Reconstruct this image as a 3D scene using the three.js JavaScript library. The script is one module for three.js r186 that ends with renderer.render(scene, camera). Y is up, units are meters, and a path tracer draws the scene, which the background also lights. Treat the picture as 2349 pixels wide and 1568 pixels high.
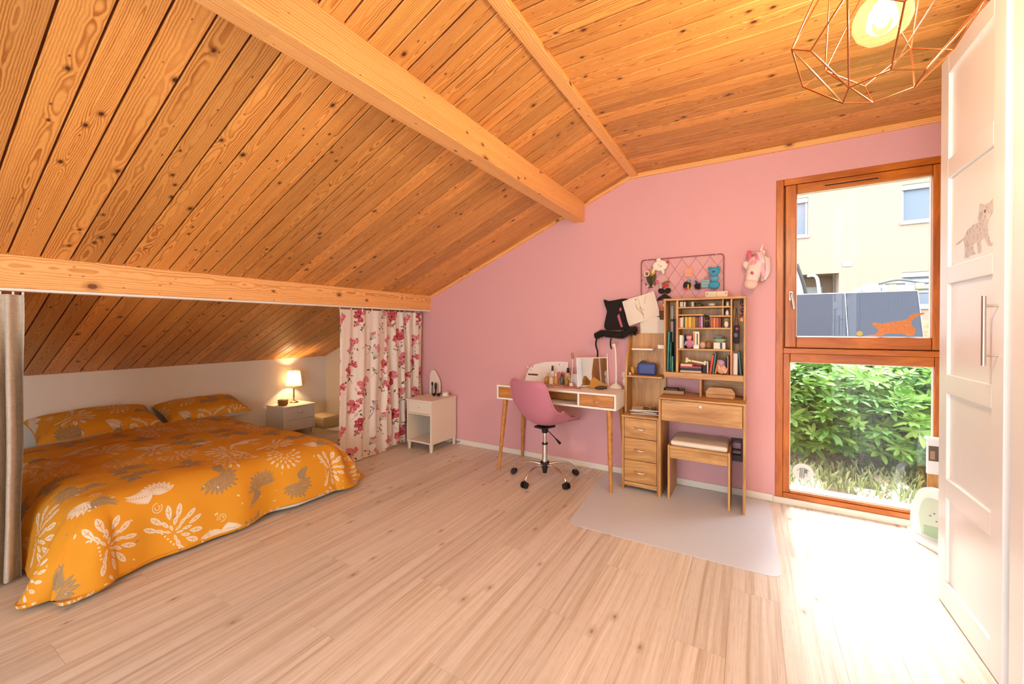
import * as THREE from 'three';
import { RoundedBoxGeometry } from 'three/addons/geometries/RoundedBoxGeometry.js';
import { mergeGeometries, mergeVertices } from 'three/addons/utils/BufferGeometryUtils.js';
import { RectAreaLightUniformsLib } from 'three/addons/lights/RectAreaLightUniformsLib.js';

// ---------------------------------------------------------------- camera, sky, sun, exposure
const scene = new THREE.Scene();
const camera = new THREE.PerspectiveCamera(2 * Math.atan(784 / 928.76) * 180 / Math.PI, 2349 / 1568, 0.05, 200);
camera.position.set(0, 1.24, 3.428);
camera.rotation.order = 'YXZ';
camera.rotation.set(-0.0072, 0.5343, 0);
camera.setViewOffset(2349, 1568, 0, 26.9, 2349, 1568);
camera.updateProjectionMatrix();

const renderer = new THREE.WebGLRenderer({ antialias: true });
renderer.toneMapping = THREE.LinearToneMapping;
renderer.toneMappingExposure = 1.0;
renderer.shadowMap.enabled = true;
renderer.shadowMap.type = THREE.PCFSoftShadowMap;
RectAreaLightUniformsLib.init();

// bright overcast sky; the sun stands high in front of the window, spread wide by thin cloud
scene.background = new THREE.Color(0.86, 0.94, 1.0);
scene.backgroundIntensity = 9.0;
const sun = new THREE.DirectionalLight(new THREE.Color(1.0, 0.985, 0.96), 11.0);
sun.position.set(0.4, 12, -8.4); sun.target.position.set(0.5, 0, 0);
sun.castShadow = true; sun.shadow.radius = 40; sun.shadow.mapSize.set(2048, 2048);
Object.assign(sun.shadow.camera, { left: -16, right: 16, top: 16, bottom: -16, near: 0.5, far: 45 });
scene.add(sun, sun.target);

// ---------------------------------------------------------------- helpers
let seed = 12345;
const rnd = () => { seed = (seed * 1664525 + 1013904223) >>> 0; return seed / 4294967296; };
const rr = (a, b) => a + (b - a) * rnd();
const hash = (x, y) => { let h = Math.imul(x | 0, 374761393) + Math.imul(y | 0, 668265263); h = Math.imul(h ^ (h >>> 13), 1274126177); return ((h ^ (h >>> 16)) >>> 0) / 4294967296; };
const noise = (x, y) => {
  const ix = Math.floor(x), iy = Math.floor(y), fx = x - ix, fy = y - iy, u = fx * fx * (3 - 2 * fx), v = fy * fy * (3 - 2 * fy);
  const a = hash(ix, iy), b = hash(ix + 1, iy), c = hash(ix, iy + 1), d = hash(ix + 1, iy + 1);
  return (a + (b - a) * u + (c - a) * v + (a - b - c + d) * u * v) * 2 - 1;
};
const fbm = (x, y, n = 3) => { let s = 0, a = 0.5; for (let i = 0; i < n; i++) { s += a * noise(x, y); x = x * 2.03 + 7.1; y = y * 2.03 + 3.7; a *= 0.5; } return s; };
const sst = (a, b, x) => { const t = Math.min(1, Math.max(0, (x - a) / (b - a))); return t * t * (3 - 2 * t); };
const mixc = (a, b, t) => [a[0] + (b[0] - a[0]) * t, a[1] + (b[1] - a[1]) * t, a[2] + (b[2] - a[2]) * t];

function dataTex(W, H, fn, srgb = true) {            // fn(i, j) -> [r, g, b] 0..255
  const d = new Uint8Array(W * H * 4);
  for (let j = 0; j < H; j++) for (let i = 0; i < W; i++) {
    const c = fn(i, j), o = (j * W + i) * 4;
    d[o] = Math.max(0, Math.min(255, c[0])); d[o + 1] = Math.max(0, Math.min(255, c[1])); d[o + 2] = Math.max(0, Math.min(255, c[2])); d[o + 3] = 255;
  }
  const t = new THREE.DataTexture(d, W, H);
  t.magFilter = THREE.LinearFilter; t.minFilter = THREE.LinearFilter; t.wrapS = t.wrapT = THREE.RepeatWrapping;
  if (srgb) t.colorSpace = THREE.SRGBColorSpace;
  t.needsUpdate = true;
  return t;
}
function canvasTex(W, H, draw) {
  const c = document.createElement('canvas'); c.width = W; c.height = H;
  draw(c.getContext('2d'), W, H);
  const t = new THREE.CanvasTexture(c);
  t.colorSpace = THREE.SRGBColorSpace; t.wrapS = t.wrapT = THREE.RepeatWrapping; t.magFilter = THREE.LinearFilter;
  return t;
}
const M = {};
const std = (color, roughness = 0.6, extra = {}) => new THREE.MeshStandardMaterial({ color, roughness, ...extra });
const phys = (color, roughness = 0.5, extra = {}) => new THREE.MeshPhysicalMaterial({ color, roughness, ...extra });

const taken = {};
const numbered = (n) => { const k = taken[n] = (taken[n] ?? -1) + 1; return k ? n + '_' + String(k).padStart(3, '0') : n; };
function thing(name, label, category, group, pos = [0, 0, 0], ry = 0) {
  const o = new THREE.Group(); o.name = numbered(name); scene.add(o);
  o.position.set(...pos); o.rotation.y = ry;
  o.userData = { label, category }; if (group) o.userData.group = group;
  return o;
}
function part(parent, name, geo, mat, pos, rot, label) {
  const m = new THREE.Mesh(geo, mat); m.name = name;
  if (pos) m.position.set(...pos);
  if (rot) m.rotation.set(...rot);
  if (label) m.userData.label = label;
  m.castShadow = m.receiveShadow = true;
  (parent ?? scene).add(m);
  return m;
}
function single(name, label, category, group, geo, mat, pos, rot) {
  const m = part(scene, numbered(name), geo, mat, pos, rot);
  m.userData = { label, category }; if (group) m.userData.group = group;
  return m;
}
function struct(name, label, geo, mat, pos, rot) {
  const m = geo ? part(scene, name, geo, mat, pos, rot) : new THREE.Group();
  if (!geo) { m.name = name; scene.add(m); if (pos) m.position.set(...pos); }
  m.userData = { label, category: name.replace(/_.*/, ''), kind: 'structure' };
  return m;
}
// uv in metres by dominant normal; u runs along the grain axis
function uvM(g, grain = 'x', off = [0, 0]) {
  g = g.index ? g.toNonIndexed() : g;
  const p = g.attributes.position, n = p.count, uv = new Float32Array(n * 2), a = new THREE.Vector3(), b = new THREE.Vector3(), c = new THREE.Vector3(), ab = new THREE.Vector3(), ac = new THREE.Vector3();
  const ax = 'xyz'.indexOf(grain);
  for (let i = 0; i < n; i += 3) {
    a.fromBufferAttribute(p, i); b.fromBufferAttribute(p, i + 1); c.fromBufferAttribute(p, i + 2);
    ab.subVectors(b, a); ac.subVectors(c, a); ab.cross(ac);
    const nn = [Math.abs(ab.x), Math.abs(ab.y), Math.abs(ab.z)], k = nn.indexOf(Math.max(...nn));
    let o = [0, 1, 2].filter((q) => q !== k);
    if (o[1] === ax) o = [o[1], o[0]];
    [a, b, c].forEach((v, q) => { const w = [v.x, v.y, v.z]; uv[(i + q) * 2] = w[o[0]] + off[0]; uv[(i + q) * 2 + 1] = w[o[1]] + off[1] + k * 0.37; });
  }
  g.setAttribute('uv', new THREE.BufferAttribute(uv, 2));
  return g;
}
// chamfered box (36 + triangles at most), centred, uv in metres
function cbox(w, h, d, r = 0.003, grain) {
  r = Math.min(r, w * 0.45, h * 0.45, d * 0.45);
  const g = new RoundedBoxGeometry(w, h, d, 1, r);
  const ax = grain ?? (w >= h && w >= d ? 'x' : h >= d ? 'y' : 'z');
  return uvM(g, ax, [hash(w * 997 | 0, h * 991 | 0) * 3, hash(d * 983 | 0, w * 977 | 0) * 3]);
}
const at = (g, x = 0, y = 0, z = 0) => g.translate(x, y, z);
// box from min/max corners
function bmm(x0, x1, y0, y1, z0, z1, r = 0.003, grain) { return at(cbox(x1 - x0, y1 - y0, z1 - z0, r, grain), (x0 + x1) / 2, (y0 + y1) / 2, (z0 + z1) / 2); }
const cyl = (r0, r1, h, n = 20) => new THREE.CylinderGeometry(r0, r1, h, n);
const lathe = (pts, n = 28) => new THREE.LatheGeometry(pts.map(([x, y]) => new THREE.Vector2(x, y)), n);
function tube(pts, r, seg = 24, n = 8, closed = false, tension = 0.5) {
  return new THREE.TubeGeometry(new THREE.CatmullRomCurve3(pts.map((p) => new THREE.Vector3(...p)), closed, 'catmullrom', tension), seg, r, n, closed);
}
function rod(a, b, r0, r1 = r0, n = 10) {
  const A = new THREE.Vector3(...a), B = new THREE.Vector3(...b), d = B.clone().sub(A), g = new THREE.CylinderGeometry(r1, r0, d.length(), n);
  g.applyQuaternion(new THREE.Quaternion().setFromUnitVectors(new THREE.Vector3(0, 1, 0), d.clone().normalize()));
  return g.translate((A.x + B.x) / 2, (A.y + B.y) / 2, (A.z + B.z) / 2);
}
const merge = (list) => mergeGeometries(list.map((g) => { const q = g.index ? g.toNonIndexed() : g; for (const k of Object.keys(q.attributes)) if (!['position', 'normal', 'uv'].includes(k)) q.deleteAttribute(k); return q; }));
function extr(pts, depth, bevel = 0.002, curved = false) {
  const s = curved ? new THREE.Shape(new THREE.SplineCurve(pts.map((p) => new THREE.Vector2(...p)).concat([new THREE.Vector2(...pts[0])])).getPoints(pts.length * 5)) : new THREE.Shape(pts.map((p) => new THREE.Vector2(...p)));
  return new THREE.ExtrudeGeometry(s, { depth, bevelEnabled: bevel > 0, bevelThickness: bevel, bevelSize: bevel, bevelSegments: 2, steps: 1 });
}
function ellipsoid(rx, ry, rz, n = 20) { return new THREE.SphereGeometry(1, n, Math.round(n * 0.7)).scale(rx, ry, rz); }
function paramSurf(nu, nv, f, uvf) {                 // f(u, v) -> [x, y, z], u, v in 0..1
  const pos = [], uv = [], idx = [];
  for (let j = 0; j <= nv; j++) for (let i = 0; i <= nu; i++) { pos.push(...f(i / nu, j / nv)); uv.push(...(uvf ? uvf(i / nu, j / nv) : [i / nu, j / nv])); }
  for (let j = 0; j < nv; j++) for (let i = 0; i < nu; i++) { const a = j * (nu + 1) + i, b = a + 1, c = a + nu + 1, d = c + 1; idx.push(a, b, d, a, d, c); }
  const g = new THREE.BufferGeometry();
  g.setAttribute('position', new THREE.Float32BufferAttribute(pos, 3)); g.setAttribute('uv', new THREE.Float32BufferAttribute(uv, 2)); g.setIndex(idx); g.computeVertexNormals();
  return g;
}
const PINE = { early: [224, 158, 84], late: [162, 92, 34], knot: [82, 44, 18], beamEarly: [242, 184, 116], beamLate: [208, 132, 64], beamKnot: [120, 72, 34] };
const FLOORC = { light: [228, 218, 204], mid: [214, 202, 186], dark: [190, 170, 146], pore: [166, 142, 114], knot: [118, 92, 68] };
const LAMPC = { pendant: new THREE.Color(1.0, 0.76, 0.48), bed: new THREE.Color(1.0, 0.70, 0.38) };
const LAMPI = { pendant: 3.5, bed: 0.65 };
// ---------------------------------------------------------------- procedural textures
// flat-sawn pine boards: NS strips of one board each, u along 4.6 m
const NS = 20, PH = 102;
const pineStrips = Array.from({ length: NS }, (_, k) => {
  const knots = []; for (let q = 0; q < 7; q++) knots.push([rr(0, 4.6), rr(-0.045, 0.045), rr(0.003, 0.009)]);
  const pins = []; for (let q = 0; q < 14; q++) pins.push([rr(0, 4.6), rr(-0.03, 0.03), rr(0.0015, 0.003)]);
  return { h: rr(0.004, 0.03), v0: rr(-0.022, 0.022), s: rr(0.0052, 0.0075), o: k * 31.7, tone: rr(-0.09, 0.09), knots, pins };
});
function pineAt(S, u, v, early, late, knotc) {
  const o = S.o;
  let hh = Math.abs(S.h + 0.010 * noise(u * 0.9, o)) + 0.0042 * noise(u * 9, o + 9) + 0.0026 * noise(u * 22, o + 19);
  let vv = v - S.v0 - 0.012 * noise(u * 0.8, o + 3) - 0.003 * noise(u * 4, o + 5);
  let r = Math.sqrt(vv * vv + hh * hh) + 0.0011 * noise(u * 9, v * 130 + o), kd = 0;
  for (const [ku, kv, kr] of S.knots) {
    const du = u - ku, dv = v - kv; if (Math.abs(du) > 0.13) continue;
    const d2 = du * du / 6 + dv * dv;
    r += 0.011 * Math.exp(-d2 / (2 * 0.014 * 0.014)) * (du > 0 ? 0.8 : 1);
    const d = Math.sqrt(du * du / 2.2 + dv * dv);
    kd = Math.max(kd, 1 - sst(kr * 0.75, kr * 1.25, d + 0.0008 * noise(u * 300, v * 300)), 0.35 * (1 - sst(kr, kr * 2.6, d)));
  }
  for (const [ku, kv, kr] of S.pins) { const du = u - ku, dv = v - kv; if (Math.abs(du) < 0.03) kd = Math.max(kd, 0.75 * (1 - sst(kr * 0.6, kr * 1.5, Math.sqrt(du * du / 5 + dv * dv)))); }
  const ph = r / S.s + 0.12 * noise(u * 30, v * 40 + o), t = ph - Math.floor(ph);
  const lt = sst(0.30, 0.80, t) * (1 - sst(0.88, 1, t)) * (0.62 + 0.38 * noise(u * 2.3, v * 60 + o));
  let c = mixc(early, late, Math.min(1, lt * 0.95 + 0.10 * noise(u * 140, v * 900)));
  const tone = 1 + S.tone + 0.05 * noise(u * 1.3, o + 40) + 0.025 * noise(u * 60, v * 1500);
  c = [c[0] * tone, c[1] * tone, c[2] * tone];
  return mixc(c, knotc, kd);
}
const pineTex = dataTex(2048, NS * PH, (i, j) => {
  const k = Math.floor(j / PH), v = ((j % PH) / (PH - 1) - 0.5) * 0.104;
  return pineAt(pineStrips[k], i / 2048 * 4.6, v, PINE.early, PINE.late, PINE.knot);
});
// planed beam timber, 4.6 m x 0.36 m
const beamS = { h: 0.03, v0: 0.02, s: 0.011, o: 777, tone: 0, knots: [], pins: [] };
for (let q = 0; q < 22; q++) beamS.knots.push([rr(0, 4.6), rr(-0.17, 0.17), q % 4 ? rr(0.004, 0.009) : rr(0.011, 0.015)]);
for (let q = 0; q < 60; q++) beamS.pins.push([rr(0, 4.6), rr(-0.17, 0.17), rr(0.0015, 0.0032)]);
const beamTex = dataTex(2048, 256, (i, j) => pineAt(beamS, i / 2048 * 4.6, (j / 256 - 0.5) * 0.36, PINE.beamEarly, PINE.beamLate, PINE.beamKnot));
// laminate floor planks: 8 strips, 1.3 m long
const FS = 8, FH = 128;
const floorStrips = Array.from({ length: FS }, (_, k) => {
  const knots = []; const n = [2, 0, 3, 1, 0, 2, 1, 4][k]; for (let q = 0; q < n; q++) knots.push([rr(0.05, 1.25), rr(-0.07, 0.07), rr(0.003, 0.007)]);
  return { o: k * 17.3 + 200, tone: rr(-0.025, 0.025), knots };
});
const floorTex = dataTex(2048, FS * FH, (i, j) => {
  const S = floorStrips[Math.floor(j / FH)], u = i / 2048 * 1.3, v = ((j % FH) / FH - 0.5) * 0.19, o = S.o;
  let w = v + 0.006 * noise(u * 2, o) + 0.002 * noise(u * 6, v * 20 + o), kd = 0;
  for (const [ku, kv, kr] of S.knots) {
    const du = u - ku, dv = v - kv; w += 0.010 * Math.exp(-(du * du / 10 + dv * dv) / 0.0004) * Math.sign(dv);
    const d = Math.sqrt(du * du / 5 + dv * dv); kd = Math.max(kd, 0.62 * (1 - sst(kr * 0.4, kr * 1.5, d + 0.0012 * noise(u * 160, v * 300))), 0.22 * (1 - sst(kr, kr * 3.6, d)));
  }
  let g = 0.42 * noise(u * 1.1, w * 55 + o) + 0.33 * noise(u * 2.6, w * 150 + o) + 0.25 * noise(u * 6, w * 420 + o);
  const fine = noise(u * 14, w * 900 + o);
  let c = mixc(FLOORC.mid, g > 0 ? FLOORC.light : FLOORC.dark, Math.min(1, Math.abs(g) * 1.5));
  if (fine > 0.45) c = mixc(c, FLOORC.pore, (fine - 0.45) * 0.7);
  const t = 1 + S.tone; c = [c[0] * t, c[1] * t, c[2] * t];
  return mixc(c, FLOORC.knot, kd);
});
// furniture wood: 1 m tile, grain along u
const oakTex = dataTex(1024, 1024, (i, j) => {
  const u = i / 1024, v = j / 1024, U = Math.min(u, 1 - u) * 2, wrap = (f) => f;
  const w = v + 0.010 * Math.sin(u * 6.283 * 2 + Math.sin(v * 6.283 * 3) * 2) * Math.sin(v * 6.283 * 4);
  let g = 0; for (const [fu, fv, a] of [[1, 24, 0.5], [2, 70, 0.35], [5, 190, 0.3]]) g += a * noise(Math.sin(u * 6.283) * fu + 9, w * fv + Math.cos(u * 6.283) * fu * 0.3);
  const c = mixc([210, 162, 98], [168, 116, 58], 0.5 + 0.75 * g);
  return c;
});
// fabric weave
const weaveTex = dataTex(256, 256, (i, j) => { const a = Math.sin(i * 6.283 / 8) * 0.5 + 0.5, b = Math.sin(j * 6.283 / 8) * 0.5 + 0.5, n = hash(i, j) * 30, g = 130 + 60 * (((i >> 3) + (j >> 3)) & 1 ? a : b) + n; return [g, g, g]; }, false);
// orange-peel wall paint
const plasterTex = dataTex(512, 512, (i, j) => { const w = (x, y, s) => noise(((x % 512) / 512) * s, ((y % 512) / 512) * s); const g = 128 + 60 * w(i, j, 64) + 40 * w(i + 7, j + 3, 128); return [g, g, g]; }, false);
const rep = (t, x, y = x) => { const q = t.clone(); q.repeat.set(x, y); q.needsUpdate = true; return q; };
// ---------------------------------------------------------------- materials of the shell
M.pink = std(new THREE.Color(0xdda7a9), 0.82, { bumpMap: rep(plasterTex, 2), bumpScale: 0.0006 });
M.white = std(new THREE.Color(0xefe6d9), 0.85, { bumpMap: rep(plasterTex, 2), bumpScale: 0.0006 });
M.cream = std(new THREE.Color(0xe8d9bd), 0.85, { bumpMap: rep(plasterTex, 2), bumpScale: 0.0006 });
M.pine = std(0xffffff, 0.42, { map: pineTex, bumpMap: pineTex, bumpScale: 0.0006 });
M.pineBack = std(new THREE.Color(0x5a2f10), 0.85);
M.beam = std(0xffffff, 0.5, { map: beamTex });
M.floor = std(0xffffff, 0.34, { map: floorTex, bumpMap: floorTex, bumpScale: 0.0004 });
M.floorGap = std(new THREE.Color(0xa88f74), 0.8);
M.oak = std(0xffffff, 0.45, { map: oakTex });
M.oakWarm = std(new THREE.Color(1.0, 0.80, 0.52), 0.45, { map: oakTex });
M.winWood = phys(new THREE.Color(0.92, 0.47, 0.085), 0.38, { map: oakTex, clearcoat: 0.25, clearcoatRoughness: 0.3 });
M.skirt = std(new THREE.Color(0xe8e0d2), 0.5);
M.glass = phys(0xffffff, 0.0, { transmission: 1, thickness: 0, ior: 1.45 });
M.lacq = phys(new THREE.Color(0xeef1f3), 0.32, { clearcoat: 0.2, clearcoatRoughness: 0.25 });
M.whiteMat = std(new THREE.Color(0xefeae2), 0.45);
M.offwhite = std(new THREE.Color(0xe6ddd0), 0.6);
M.steel = std(new THREE.Color(0.62, 0.58, 0.52), 0.32, { metalness: 1 });
M.chrome = std(new THREE.Color(0.80, 0.78, 0.76), 0.14, { metalness: 1 });
M.black = std(new THREE.Color(0x171515), 0.5);
M.blackCloth = std(new THREE.Color(0x1a1614), 0.95);

// ---------------------------------------------------------------- shell
const SL = 0.4154, YC = 2.515, XB = -0.857, XW = -4.83, ANG = Math.atan(SL);
const roofY = (x) => YC + SL * (x - XB);
const R = 4.9;                                        // rear wall
{ // floor: screed slab with laminate planks
  const f = struct('floor', 'pale laminate plank floor of the attic bedroom', bmm(-5.1, 1.66, -0.2, -0.009, -0.3, R + 0.3, 0.001), M.floorGap);
  const geos = Array.from({ length: FS * 2 }, (_, q) => {
    const k = q % FS, flip = q >= FS, w = 0.1896, l = 1.2994, g = new RoundedBoxGeometry(w, 0.009, l, 1, 0.0004);
    const p = g.attributes.position, uv = g.attributes.uv;
    for (let i = 0; i < p.count; i++) { let u = (p.getZ(i) + l / 2) / 1.3, v = p.getX(i) / 0.19 + 0.5; if (flip) u = 1 - u; uv.setXY(i, u, (k + 0.02 + v * 0.96) / FS); }
    return g;
  });
  let n = 0;
  for (let c = 0; c < 33; c++) {
    const x = -4.83 + 0.095 + c * 0.19; if (x > 1.4) break;
    let z = -((c * 0.47) % 1.3);
    for (; z < R; z += 1.3) part(f, 'plank', geos[Math.floor(hash(c * 7 + 3, Math.round(z * 10) + 91) * geos.length)], M.floor, [x, -0.0046, z + 0.65]);
  }
}
const boardGeo = (L) => Array.from({ length: NS * 2 }, (_, q) => {
  const k = q % NS, flip = q >= NS, off = flip ? 0.04 : 0.0;
  const prof = [[-0.0485, 0.0101], [-0.0485, 0.0018], [-0.0470, 0], [0.0470, 0], [0.0485, 0.0018], [0.0485, 0.0101]];
  const pos = [], uv = [], V = (x, [z, y]) => { pos.push(x, y, z); let u = -x / 4.6 + off; if (flip) u = 1 - u; uv.push(u, (k + 0.5 + z / 0.104 * 0.97) / NS); };
  for (let i = 0; i < prof.length - 1; i++) { const a = prof[i], b = prof[i + 1]; V(0, a); V(-L, a); V(-L, b); V(0, a); V(-L, b); V(0, b); }
  const g = new THREE.BufferGeometry(); g.setAttribute('position', new THREE.Float32BufferAttribute(pos, 3)); g.setAttribute('uv', new THREE.Float32BufferAttribute(uv, 2)); g.computeVertexNormals();
  return g;
});
{ // sloping ceiling of tongue-and-groove boards
  const L = (XB - XW + 0.02) / Math.cos(ANG), s = struct('ceiling_slope', 'sloping ceiling clad with knotty orange pine boards');
  part(s, 'roof_deck', at(cbox(L + 0.5, 0.2, R + 0.6, 0.002), -L / 2 - 0.1, 0.11, R / 2).rotateZ(ANG).translate(XB, YC, 0), M.pineBack);
  const geos = boardGeo(L);
  for (let i = 0; i < 48; i++) { const z = 0.022 + i * 0.104; if (z > R + 0.05) break; part(s, 'board', geos[(i * 7 + 3) % geos.length], M.pine, [XB, YC, z], [0, 0, ANG]); }
}
{ // flat ceiling
  const L = 1.36 - XB, s = struct('ceiling', 'flat ceiling clad with knotty pine boards above the window side');
  part(s, 'ceiling_deck', bmm(XB - 0.05, 1.7, YC + 0.0101, YC + 0.25, -0.3, R + 0.3, 0.002), M.pineBack);
  const geos = boardGeo(L);
  for (let i = 0; i < 48; i++) { const z = 0.052 + i * 0.105; if (z > R + 0.05) break; part(s, 'board', geos[(i * 11 + 5) % geos.length], M.pine, [1.36, YC, z]); }
}
const beamUV = (g, off) => { g = uvM(g, 'z', [off, off * 0.31]); const uv = g.attributes.uv; for (let i = 0; i < uv.count; i++) uv.setXY(i, uv.getX(i) / 4.6, uv.getY(i) / 0.36); return g; };
{
  const low = struct('beam_purlin_low', 'pale pine purlin above the bed alcove with a white curtain track under it', beamUV(bmm(-3.203, -3.083, 1.431, 1.72, -0.02, R, 0.004), 0.3), M.beam);
  // upper back of the purlin stays inside the roof
  const mid = struct('beam_purlin_mid', 'thick pale pine purlin crossing the sloping ceiling', beamUV(bmm(-1.384, -1.279, 2.176, 2.36, -0.02, R, 0.005), 1.9), M.beam);
  struct('beam_ridge', 'slim pale pine beam where sloping and flat ceilings meet', beamUV(bmm(-0.874, -0.812, 2.488, 2.56, -0.02, R, 0.003), 3.1), M.beam);
}
{ // pink gable wall with the window opening
  const top = (x) => roofY(x) + 0.12, s = new THREE.Shape([[-3.24, -0.1], [1.66, -0.1], [1.66, YC + 0.1], [XB, YC + 0.1], [-3.24, top(-3.24)]].map((p) => new THREE.Vector2(...p)));
  s.holes.push(new THREE.Path([[0.147, 0.043], [1.045, 0.043], [1.045, 2.276], [0.147, 2.276]].map((p) => new THREE.Vector2(...p))));
  const g = new THREE.ExtrudeGeometry(s, { depth: 0.3, bevelEnabled: false }); g.translate(0, 0, -0.3);
  struct('wall_back', 'pink painted gable wall with the tall window', uvM(g, 'x'), M.pink);
  struct('wall_alcove', 'cream wall at the far end of the bed alcove', bmm(-5.1, -3.24, -0.1, 1.70, -0.3, 0.09, 0.001), M.cream);
  struct('wall_left', 'low white knee wall behind the bed', bmm(-5.1, XW, -0.1, 1.0, -0.3, R + 0.3, 0.001), M.white);
  struct('wall_right', 'pale wall behind the wardrobe', bmm(1.36, 1.66, -0.1, YC + 0.1, -0.3, R + 0.3, 0.001), M.white);
  const sr = new THREE.Shape([[-5.1, -0.1], [1.66, -0.1], [1.66, YC + 0.1], [XB, YC + 0.1], [-5.1, roofY(-5.1) + 0.12]].map((p) => new THREE.Vector2(...p)));
  sr.holes.push(new THREE.Path([[-1.95, 0.05], [0.45, 0.05], [0.45, 2.05], [-1.95, 2.05]].map((p) => new THREE.Vector2(...p))));
  struct('wall_rear', 'pale rear wall with a glazed terrace door', uvM(new THREE.ExtrudeGeometry(sr, { depth: 0.3, bevelEnabled: false }).translate(0, 0, R), 'x'), M.white);
  // small pine trim along the top of the pink wall
  struct('trim_1', 'slim pine trim between pink wall and flat ceiling', beamUV(bmm(XB, 1.36, 2.477, YC, 0, 0.016, 0.002, 'x'), 0.1), M.beam);
  const tl = (XB + 3.083) / Math.cos(ANG), tg = beamUV(at(cbox(tl, 0.03, 0.016, 0.002, 'x'), -tl / 2, -0.015, 0.008), 0.7);
  struct('trim_2', 'slim pine trim between pink wall and sloping ceiling', tg.rotateZ(ANG).translate(XB, YC, 0), M.beam);
  struct('baseboard_back', 'white baseboard along the pink wall', bmm(-3.24, 0.135, 0, 0.05, 0, 0.012, 0.003), M.skirt);
  struct('trim_3', 'white threshold strip under the tall window', bmm(0.135, 1.36, 0, 0.043, 0, 0.014, 0.002), M.skirt);
  struct('baseboard_alcove', 'white baseboard in the alcove', bmm(-4.83, -3.24, 0, 0.05, 0.09, 0.102, 0.003), M.skirt);
  struct('baseboard_left', 'white baseboard along the knee wall', bmm(-4.83, -4.818, 0, 0.05, 0.102, R, 0.003), M.skirt);
}
function frameRect(x0, x1, y0, y1, l, r, b, t, z0, z1, ch = 0.005) {       // four members
  return [bmm(x0, x0 + l, y0, y1, z0, z1, ch, 'y'), bmm(x1 - r, x1, y0, y1, z0, z1, ch, 'y'), bmm(x0 + l, x1 - r, y0, y0 + b, z0, z1, ch, 'x'), bmm(x0 + l, x1 - r, y1 - t, y1, z0, z1, ch, 'x')];
}
{ // tall window: opening casement above a fixed pane
  const w = struct('window_1', 'tall orange-stained wooden window with an opening casement above a fixed pane');
  frameRect(0.147, 1.045, 0.043, 2.276, 0.045, 0.045, 0.035, 0.045, -0.075, 0.006).forEach((g, i) => part(w, ['jamb', 'jamb', 'sill_rail', 'head'][i], g, M.winWood));
  part(w, 'transom', bmm(0.192, 1.0, 1.058, 1.095, -0.075, 0.004, 0.004, 'x'), M.winWood);
  frameRect(0.192, 1.0, 1.095, 2.231, 0.03, 0.03, 0.03, 0.03, -0.075, -0.052, 0.002).forEach((g) => part(w, 'rebate', g, M.winWood));
  const sash = new THREE.Group(); sash.name = 'casement'; w.add(sash);
  frameRect(0.2, 0.992, 1.101, 2.226, 0.066, 0.05, 0.075, 0.062, -0.05, 0.018, 0.007).forEach((g, i) => part(sash, ['stile', 'stile', 'bottom_rail', 'top_rail'][i], g, M.winWood));
  part(sash, 'gasket', merge(frameRect(0.264, 0.944, 1.174, 2.166, 0.006, 0.006, 0.006, 0.006, -0.022, -0.005, 0.001)), M.skirt);
  part(sash, 'pane', bmm(0.262, 0.946, 1.17, 2.17, -0.021, -0.017, 0.0005), M.glass);
  const lf = new THREE.Group(); lf.name = 'fixed_light'; w.add(lf);
  frameRect(0.192, 1.0, 0.078, 1.058, 0.04, 0.04, 0.02, 0.06, -0.06, 0.0, 0.006).forEach((g, i) => part(lf, ['stile', 'stile', 'bottom_rail', 'top_rail'][i], g, M.winWood));
  part(lf, 'gasket', merge(frameRect(0.231, 0.961, 0.097, 0.999, 0.006, 0.006, 0.006, 0.006, -0.034, -0.016, 0.001)), M.skirt);
  part(lf, 'pane', bmm(0.228, 0.964, 0.094, 1.002, -0.032, -0.028, 0.0005), M.glass);
  // ventilator strip in the top rail
  const v = part(w, 'air_vent', bmm(0.41, 0.70, 2.192, 2.206, 0.018, 0.026, 0.004), M.winWood);
  part(v, 'vent_slot', bmm(0.42, 0.69, 2.1855, 2.192, 0.018, 0.0235, 0.001), M.black);
  // lever handle on the casement stile
  const hd = new THREE.Group(); hd.name = 'handle'; w.add(hd);
  part(hd, 'rose', bmm(0.222, 0.246, 1.425, 1.49, 0.018, 0.027, 0.004), M.steel);
  part(hd, 'lever', tube([[0.234, 1.472, 0.027], [0.234, 1.472, 0.05], [0.236, 1.455, 0.056], [0.244, 1.40, 0.056], [0.248, 1.365, 0.055]], 0.008, 24, 8), M.steel);
}
{ // glazed terrace door in the rear wall, behind the camera
  const w = struct('window_2', 'glazed terrace door in the rear wall');
  frameRect(-1.95, 0.45, 0.05, 2.05, 0.06, 0.06, 0.06, 0.06, R - 0.005, R + 0.08).forEach((g, i) => part(w, ['jamb', 'jamb', 'sill_rail', 'head'][i], g, M.winWood));
  part(w, 'mullion', bmm(-0.79, -0.71, 0.11, 1.99, R, R + 0.07, 0.004, 'y'), M.winWood);
  part(w, 'pane', bmm(-1.89, -0.79, 0.11, 1.99, R + 0.03, R + 0.034, 0.0005), M.glass);
  part(w, 'pane', bmm(-0.71, 0.39, 0.11, 1.99, R + 0.03, R + 0.034, 0.0005), M.glass);
}
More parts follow.
